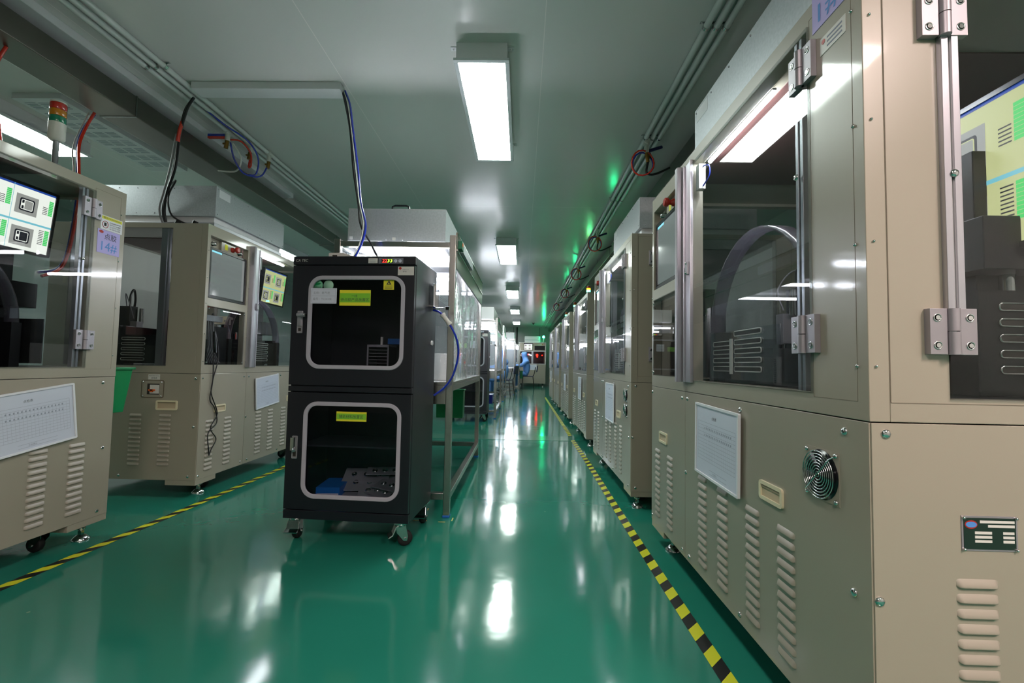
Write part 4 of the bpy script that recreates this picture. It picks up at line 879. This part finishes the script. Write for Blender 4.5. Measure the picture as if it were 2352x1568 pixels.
# ---------------------------------------------------------------- cable drops
def cable_drop(label, items, loc=(0, 0, 0)):
    t = thing('cable_bundle', loc, 0, label, 'cable')
    for nm, pts, r, mt in items: MB().tube([Vector(p)-Vector(loc) for p in pts], r, mt, 7).build(nm, t, 0, nm.replace('_', ' '))
    return t
P0 = [(-1.12, 2.68, 2.54), (-1.075, 2.64, 2.43), (-1.03, 2.60, 2.25), (-.985, 2.57, 2.0), (-.945, 2.54, 1.80), (-.915, 2.53, 1.66), (-.925, 2.50, 1.53), (-.965, 2.45, 1.415)]
def off(P, dx, dy, k=0): return [(a+dx*(1 if i % 2 else .6), b+dy, c) for i, (a, b, c) in enumerate(P)]
cable_drop('black and blue cable bundle dropping from the short crosswise raceway to the near cabinet', [('blue_cable', off(P0, .012, 0), .006, BLUET), ('black_cable', off(P0, -.006, .01), .0065, BLACKT), ('black_cable', off(P0[:6], -.014, -.006)+[(-.90, 2.62, 1.58), (-.85, 2.66, 1.47)], .006, BLACKT), ('white_cable', off(P0, .002, -.012), .003, WHITE)], P0[0])
P1 = [(-2.10, 2.74, 2.53), (-2.16, 2.76, 2.46), (-2.24, 2.82, 2.33), (-2.34, 2.92, 2.16), (-2.43, 2.98, 2.02), (-2.48, 3.02, 1.90), (-2.47, 3.04, 1.795)]
cable_drop('black and grey cables dropping from the ceiling pipes onto the second left machine', [('black_cable', off(P1, .006, 0), .009, BLACKT), ('black_cable', off(P1, -.012, .01), .008, BLACKT), ('grey_cable', off(P1[2:], -.02, -.01), .006, GREYT), ('red_tape_wrap', [(-2.2, 2.79, 2.40), (-2.225, 2.80, 2.34), (-2.24, 2.81, 2.28)], .011, REDT)], P1[0])
cable_drop('red and blue hoses rising behind the machine with the 14# sign to the steel duct', [('red_hose', [(-2.61, 2.62, 2.36), (-2.64, 2.6, 2.25), (-2.62, 2.55, 2.12), (-2.56, 2.5, 1.95), (-2.50, 2.45, 1.75), (-2.5, 2.40, 1.4), (-2.5, 2.285, 1.3)], .008, REDT), ('blue_hose', [(-2.63, 2.64, 2.36), (-2.66, 2.61, 2.25), (-2.638, 2.56, 2.12), (-2.577, 2.51, 1.95), (-2.52, 2.46, 1.75), (-2.52, 2.41, 1.4), (-2.52, 2.285, 1.32)], .008, BLUET), ('white_hose', [(-2.645, 2.62, 2.36), (-2.675, 2.6, 2.24), (-2.657, 2.55, 2.1), (-2.59, 2.5, 1.95), (-2.54, 2.45, 1.75)], .004, WHITE)], (-2.53, 2.62, 2.34))
cable_drop('red and blue hoses at the very left edge, above the cropped machine', [('red_hose', [(-2.46, 2.02, 2.34), (-2.485, 2.0, 2.2), (-2.475, 2.02, 2.0), (-2.46, 2.05, 1.735)], .008, REDT), ('blue_hose', [(-2.48, 2.0, 2.34), (-2.505, 1.98, 2.2), (-2.495, 2.0, 2.0), (-2.48, 2.03, 1.735)], .008, BLUET)], (-2.42, 2.02, 2.34))
cable_drop('thin twisted black wires hanging down the front of the second left machine', [('black_wire', [(-2.062, 2.985, 1.05), (-2.058, 2.99, .9), (-2.058, 2.995, .74), (-2.06, 2.98, .62), (-2.06, 3.03, .56), (-2.06, 3.06, .46), (-2.06, 2.98, .40), (-2.06, 2.99, .30), (-2.06, 3.0, .25)], .0035, BLACKT), ('black_wire', [(-2.062, 3.01, 1.05), (-2.058, 3.04, .9), (-2.058, 3.0, .76), (-2.06, 2.99, .66), (-2.06, 3.06, .52), (-2.06, 3.0, .43), (-2.06, 3.06, .35), (-2.06, 3.02, .29), (-2.06, 3.0, .25)], .0035, BLACKT), ('white_plug', [(-2.05, 2.975, 1.07), (-2.05, 2.985, 1.0), (-2.05, 2.995, .93)], .008, BLACK)], (-2.062, 2.985, 1.05))
MB().tube([(-2.75, 3.35, 2.09), (-2.6, 3.2, 2.13), (-2.43, 3.05, 2.12), (-2.42, 2.98, 1.98), (-2.38, 2.97, 1.85), (-2.30, 3.02, 1.80)], .006, BLACKT, 7).build('power_cable'); tag(bpy.data.objects['power_cable'], 'black power cable arching from the filter box on the second left machine', 'cable')
t = thing('power_strip', (-2.45, 3.0, 1.776), 0, 'white power strip with black plugs on the roof of the second left machine', 'power strip'); MB().box(-.02, .30, -.03, .03, 0, .012, WHITE).build('strip_body', t, .002)
for x in (.08, .2): MB().cyl((x, 0, .012), (x+.015, 0, .045), .017, BLACK, 12).build('plug', t)
MB().tube([(-.3, .0, .006), (-.2, -.02, .01), (-.12, .02, .02), (-.05, -.02, .012), (.02, .0, .03), (.1, .01, .035), (.16, .02, .03)], .006, GREYT, 6).build('grey_lead', t)
# air drops with ring of red / blue tube
def air_drop(x, y, z, s, label, mirror=1):
    t = thing('air_line_drop', (x, y, z), 0, label, 'air hose assembly', None); k = s
    m = MB(); m.cyl((0, 0, .05), (0, 0, -.03), .017, WHITE, 12); m.cyl((0, 0, .055), (0, .0, .02), .022, WHITE, 12); m.cyl((0, -.03, .05), (0, .03, .05), .021, WHITE, 12); m.build('tee_fitting', t, 0, 'white tee fitting')
    m = MB(); m.cyl((0, 0, -.03), (.01*mirror, 0, -.10), .013, BRASS, 10); m.cyl((.004*mirror, 0, -.05), (.03*mirror, 0, -.05), .009, BRASS, 8); m.box(.02, .03, -.006, .006, -.07, -.03, BLACKM) if mirror > 0 else m.box(-.03, -.02, -.006, .006, -.07, -.03, BLACKM); m.build('brass_valve', t, 0, 'brass valve')
    def ring(r, cx, cz, yy): return [(cx+r*math.cos(a), yy+.01*math.sin(a*2), cz+r*math.sin(a)*1.15) for a in [i*math.pi/8 for i in range(16)]]
    MB().tube(ring(.07*k, -.03*mirror, -.11, -.015), .006, REDT, 6, 1, True).build('red_hose', t, 0, 'red hose coil')
    MB().tube(ring(.064*k, -.026*mirror, -.112, .0), .006, BLUET, 6, 1, True).build('blue_hose', t, 0, 'blue hose coil')
    MB().tube([(.01*mirror, 0, -.1), (.0, 0, -.17), (.03*mirror, .0, -.19), (.09*mirror, .02, -.17), (.18*mirror, .04, -.12)], .008, BLACKT, 6).build('black_hose', t, 0, 'black hose')
    MB().tube([(0, .01, -.02), (.04*mirror, .02, .0), (.12*mirror, .03, .03)], .012, mat('blue_dark_hose', '#1a1e50', rough=.4), 7).build('hose_end', t)
    return t
for i, (x, y) in enumerate(((.875, 3.25), (.88, 5.45), (.875, 7.3), (.88, 9.3), (.88, 11.5))):
    air_drop(x, y, 2.47, 1.15, ['coil of red and blue air hose hanging from the right pipes above the nearest machine', 'second coil of air hose along the right ceiling pipes', 'third coil of air hose along the right ceiling pipes', 'fourth coil of air hose along the right ceiling pipes', 'fifth and farthest coil of air hose along the right ceiling pipes'][i])
t = thing('air_line_drop', (-2.11, 3.3, 2.5), 0, 'white tees with brass valves and looped red and blue tubes on the left ceiling pipes', 'air hose assembly')
for k, (dx, dy) in enumerate(((-.06, -.12), (0.0, .06), (.055, .22))):
    m = MB(); m.cyl((dx, dy, .06), (dx, dy, -.03), .017, WHITE, 12); m.cyl((dx, dy-.03, .035), (dx, dy+.03, .035), .02, WHITE, 12); m.build('tee_fitting', t, 0, 'white tee fitting')
    m = MB(); m.cyl((dx, dy, -.03), (dx-.008, dy, -.085), .014, BRASS, 10); m.cyl((dx-.03, dy, -.05), (dx, dy, -.05), .007, BRASS, 8); m.build('brass_valve', t, 0, 'brass valve')
MB().tube([(-.05, -.1, -.01), (.0, -.05, .0), (.04, .0, -.06), (.03, .03, -.14), (.0, .05, -.15), (-.0, .06, -.09)], .0065, REDT, 7).build('red_hose', t)
MB().tube([(-.02, -.45, .04), (.03, -.3, .0), (.08, -.1, -.02), (.1, .0, -.1), (.06, .05, -.2), (.02, .02, -.22)], .006, BLUET, 7).build('blue_hose', t)
MB().tube([(-.05, -.1, -.03), (-.04, -.06, -.14), (.0, .0, -.22), (.06, .1, -.2), (.05, .2, -.09)], .006, BLUET, 7).build('blue_hose', t)
MB().tube([(-.03, -.1, -.04), (.0, -.05, -.12), (-.06, 0, -.2), (-.2, 0, -.2)], .006, WHITE, 7).build('white_hose', t)
MB().box(-.2, -.07, -.13, -.11, .0, .018, BLUET).box(-.2, -.07, -.13, -.11, -.012, 0, REDT).build('hose_bundle', t)
# ---------------------------------------------------------------- end machine, wall items
t = thing('inspection_machine', (-.13, 18.6, 0), 0, 'beige machine across the end of the aisle, with red-lit windows', 'machine')
w = 1.09; m = MB(); m.box(0, w, .0, .9, .13, .92, BEIGE); m.build('lower_cabinet', t, .003)
m = MB(); m.plate(0, w, .92, 1.80, 0, .04, [(.05, .505, .935, 1.43), (.58, 1.04, .935, 1.43), (.18, .56, 1.475, 1.765), (.63, 1.06, 1.49, 1.67)], BEIGE); m.box(0, .04, .04, .9, .92, 1.8, BEIGE); m.box(w-.04, w, .04, .9, .92, 1.8, BEIGE); m.box(.04, w-.04, .86, .9, .92, 1.8, BLACKM); m.box(.04, w-.04, .04, .86, 1.78, 1.8, BEIGE); m.build('upper_frame', t)
m = MB(); m.box(-.005, w+.005, -.006, 0, 1.785, 1.805, FRAMEW); m.box(-.005, .012, -.006, 0, .92, 1.785, FRAMEW); m.box(w-.012, w+.005, -.006, 0, .92, 1.785, FRAMEW); m.box(0, w, -.006, 0, 1.435, 1.455, FRAMEW); m.box(0, w, -.006, 0, .918, .934, FRAMEW); m.box(.505, .58, -.012, 0, .934, 1.435, ALU); m.build('edge_trim', t)
for x0, x1 in ((.05, .505), (.58, 1.04)): MB().box(x0, x1, .005, .01, .935, 1.43, DGLASS).build('window_pane', t)
m = MB(); m.box(.19, .55, -.01, .05, 1.485, 1.755, BLACK); mo = m.build('monitor', t, .002)
m = MB(); quadscreen(m, .205, .535, 1.50, 1.74, -.0105, SCRW); m.build('screen', mo)
MB().box(.63, 1.06, .05, .06, 1.49, 1.67, BLACKM).build('dark_panel', t)
m = MB(); m.lathe((.95, -.0, 1.72), [(.025, 0), (.025, -.02)], mat('amber_knob', '#a07018', rough=.4), 12, 'Y'); m.build('knob', t)
for x, z, r in ((.74, 1.29, .045), (.75, 1.22, .03), (.95, 1.28, .025), (.38, 1.31, .03)): MB().lathe((x, .2, z), [(r, 0), (r, -.02)], LRL, 12, 'Y').build('red_indicator', t, 0, 'glowing red lamp')
MB().cyl((.40, .04, 1.315), (.50, .04, 1.265), .012, LEDM, 8).build('led_tube', t)
m = MB(); m.box(.42, .72, -.004, 0, .68, .90, FRAMEW); m.box(.44, .70, -.005, -.004, .70, .88, PAPER); m.build('notice_sheet', t)
for x in (.1, w-.1):
    for y in (.1, .8): level_foot(t, x, y, .13)
t = thing('air_purifier', (.083, 18.75, 1.80), 0, 'pale box with a teal stripe on top of the end machine', 'box unit'); MB().box(0, .645, 0, .5, 0, .265, WPAINT).build('housing', t, .01); MB().box(0.02, .63, -.003, 0, .105, .118, TEAL).box(.55, .575, -.003, 0, .19, .21, BLACK).build('teal_stripe', t)
t = thing('signal_lamp', (.865, 18.7, 1.80), 0, 'green glowing signal lamp on a pole above the end machine', 'signal lamp'); MB().cyl((0, 0, 0), (0, 0, .2), .012, WHITE, 8).build('pole', t); MB().lathe((0, 0, .2), [(.04, 0), (.05, .03), (.04, .07), (.01, .09)], LG, 12).build('lens', t)
m = MB(); m.cyl((-.25, 20.42, 1.0), (-.25, 20.42, CZ), .03, BLACKM, 10); tag(m.build('wall_pipe'), 'dark vertical pipe on the end wall', 'pipe')
t = thing('ceiling_camera', (.42, 18.0, CZ), 0, 'small dark dome camera on the ceiling before the end wall', 'camera'); MB().lathe((0, 0, -.03), [(.06, 0), (.06, .03)], WHITE, 14).build('camera_base', t); MB().lathe((0, 0, -.08), [(.005, 0), (.035, .015), (.045, .05)], BLACK, 14).build('dome', t)
# ---------------------------------------------------------------- workers
def worker(loc, rz, label):
    t = thing('person', loc, rz, label, 'person')
    # faces +x locally, seated; joints in metres
    J = {}; V = []; Ed = []; Rd = []
    def j(n, p, r, par=None):
        J[n] = len(V); V.append(p); Rd.append(r)
        if par is not None: Ed.append((J[par], J[n]))
    j('pel', (0, 0, .60), (.20, .165)); j('wai', (.01, 0, .74), (.17, .15), 'pel'); j('che', (.04, 0, .92), (.19, .165), 'wai'); j('shc', (.06, 0, 1.04), (.16, .13), 'che'); j('nec', (.09, 0, 1.13), (.10, .10), 'shc')
    j('hd1', (.115, 0, 1.21), (.12, .125), 'nec'); j('hd2', (.12, 0, 1.31), (.125, .14), 'hd1'); j('hd3', (.12, 0, 1.38), (.085, .095), 'hd2')
    for s, n in ((1, 'l'), (-1, 'r')):
        j('sh'+n, (.06, s*.17, 1.01), (.095, .09), 'shc'); j('el'+n, (.22, s*.26, .84), (.075, .07), 'sh'+n); j('wr'+n, (.42, s*.16, .86), (.042, .042), 'el'+n); j('pa'+n, (.49, s*.14, .86), (.035, .018), 'wr'+n)
        for q_, (dy, ln) in enumerate(((-.03, .06), (-.01, .075), (.01, .07), (.028, .055))): j(f'f{q_}{n}', (.53, s*.14+dy, .86), (.009, .009), 'pa'+n); j(f'g{q_}{n}', (.53+ln, s*.14+dy*1.2, .845), (.008, .008), f'f{q_}{n}')
        j('t'+n, (.48, s*.14-s*.045, .855), (.010, .010), 'pa'+n); j('u'+n, (.52, s*.14-s*.06, .84), (.009, .009), 't'+n)
        j('hi'+n, (.06, s*.10, .53), (.105, .095), 'pel'); j('kn'+n, (.42, s*.12, .52), (.075, .07), 'hi'+n); j('an'+n, (.40, s*.12, .12), (.05, .05), 'kn'+n); j('to'+n, (.52, s*.12, .045), (.045, .04), 'an'+n)
    me = bpy.data.meshes.new('body'); me.from_pydata(V, Ed, []); o = bpy.data.objects.new('suit_body', me); C.objects.link(o); o.parent = t; me.materials.append(BLUEC)
    sk = o.modifiers.new('s', 'SKIN'); sk.use_smooth_shade = True
    if not me.skin_vertices: me.skin_vertices.new() if hasattr(me.skin_vertices, 'new') else None
    try:
        for i, r in enumerate(Rd): me.skin_vertices[0].data[i].radius = r; me.skin_vertices[0].data[i].use_root = (i == 0)
    except Exception as e: print('skin', e)
    sb = o.modifiers.new('u', 'SUBSURF'); sb.levels = 2; sb.render_levels = 2
    o['label'] = 'light blue hooded clean suit'
    m = MB(); n = 14; vs = []
    for i in range(9):
        a = -math.pi/2+math.pi*i/8
        for k in range(n):
            b = 2*math.pi*k/n; vs.append((.205+.055*math.cos(a)*math.cos(b), .058*math.cos(a)*math.sin(b), 1.265+.078*math.sin(a)))
    m.add(vs, [(i*n+k, i*n+(k+1) % n, (i+1)*n+(k+1) % n, (i+1)*n+k) for i in range(8) for k in range(n)], SKIN, True)
    m.lathe((.263, 0, 1.255), [(.011, -.012), (.014, 0), (.004, .02)], SKIN, 8)
    for s in (-1, 1): m.lathe((.256, s*.022, 1.283), [(.008, -.005), (.009, 0), (.005, .005)], INK, 8); m.box(.245, .254, s*.022-.014, s*.022+.014, 1.297, 1.301, INK)
    m.build('face', t, 0, 'bare face between hood and mask')
    m = MB(); m.box(.225, .262, -.042, .042, 1.205, 1.25, FRAMEW); m.build('face_mask', t, .012, 'white face mask')
    return t
worker((.20, 17.4, 0), 180, 'person in a light blue hooded suit seated at the farthest bench, working forward over it')
worker((-.50, 12.95, -.06), 165, 'second person in a blue hooded suit, half hidden between the third and fourth benches')
def chair(loc, rz, label):
    t = thing('chair', loc, rz, label, 'chair')
    MB().box(-.22, .20, -.21, .21, .43, .465, NAVY).build('seat', t, .02)
    MB(Matrix.Translation((-.25, 0, 0)) @ Matrix.Rotation(R(-8), 4, 'Y')).box(-.02, .015, -.2, .2, .62, .86, NAVY).build('backrest', t, .02)
    for x, y in ((-.2, -.19), (-.2, .19), (.18, -.19), (.18, .19)): MB().tube([(x, y, .43), (x+(.03 if x > 0 else -.05), y*1.08, .0)], .012, BLACKM, 8, 1).build('leg', t)
    for y in (-.17, .17): MB().tube([(-.18, y, .45), (-.23, y, .5), (-.27, y, .66), (-.30, y, .8)], .011, BLACKM, 8).build('back_post', t)
    return t
chair((.22, 17.4, 0), 180, 'dark blue chair with black metal legs under the seated worker')
chair((-.50, 12.95, 0), 165, 'dark chair under the half-hidden worker')
# floor marks by the bench leg
m = MB()
for a in ((-.455, -.415, 2.585, 2.592), (-.385, -.378, 2.61, 2.66), (-.60, -.52, 2.60, 2.604), (-.56, -.553, 2.61, 2.82)): m.box(*a, .0002, .0014, mat('pale_yellow_tape', '#b6b060', rough=.6))
tag(m.build('corner_tape_marks'), 'pale yellow tape marks on the floor around the foot of the first bench', 'floor tape')
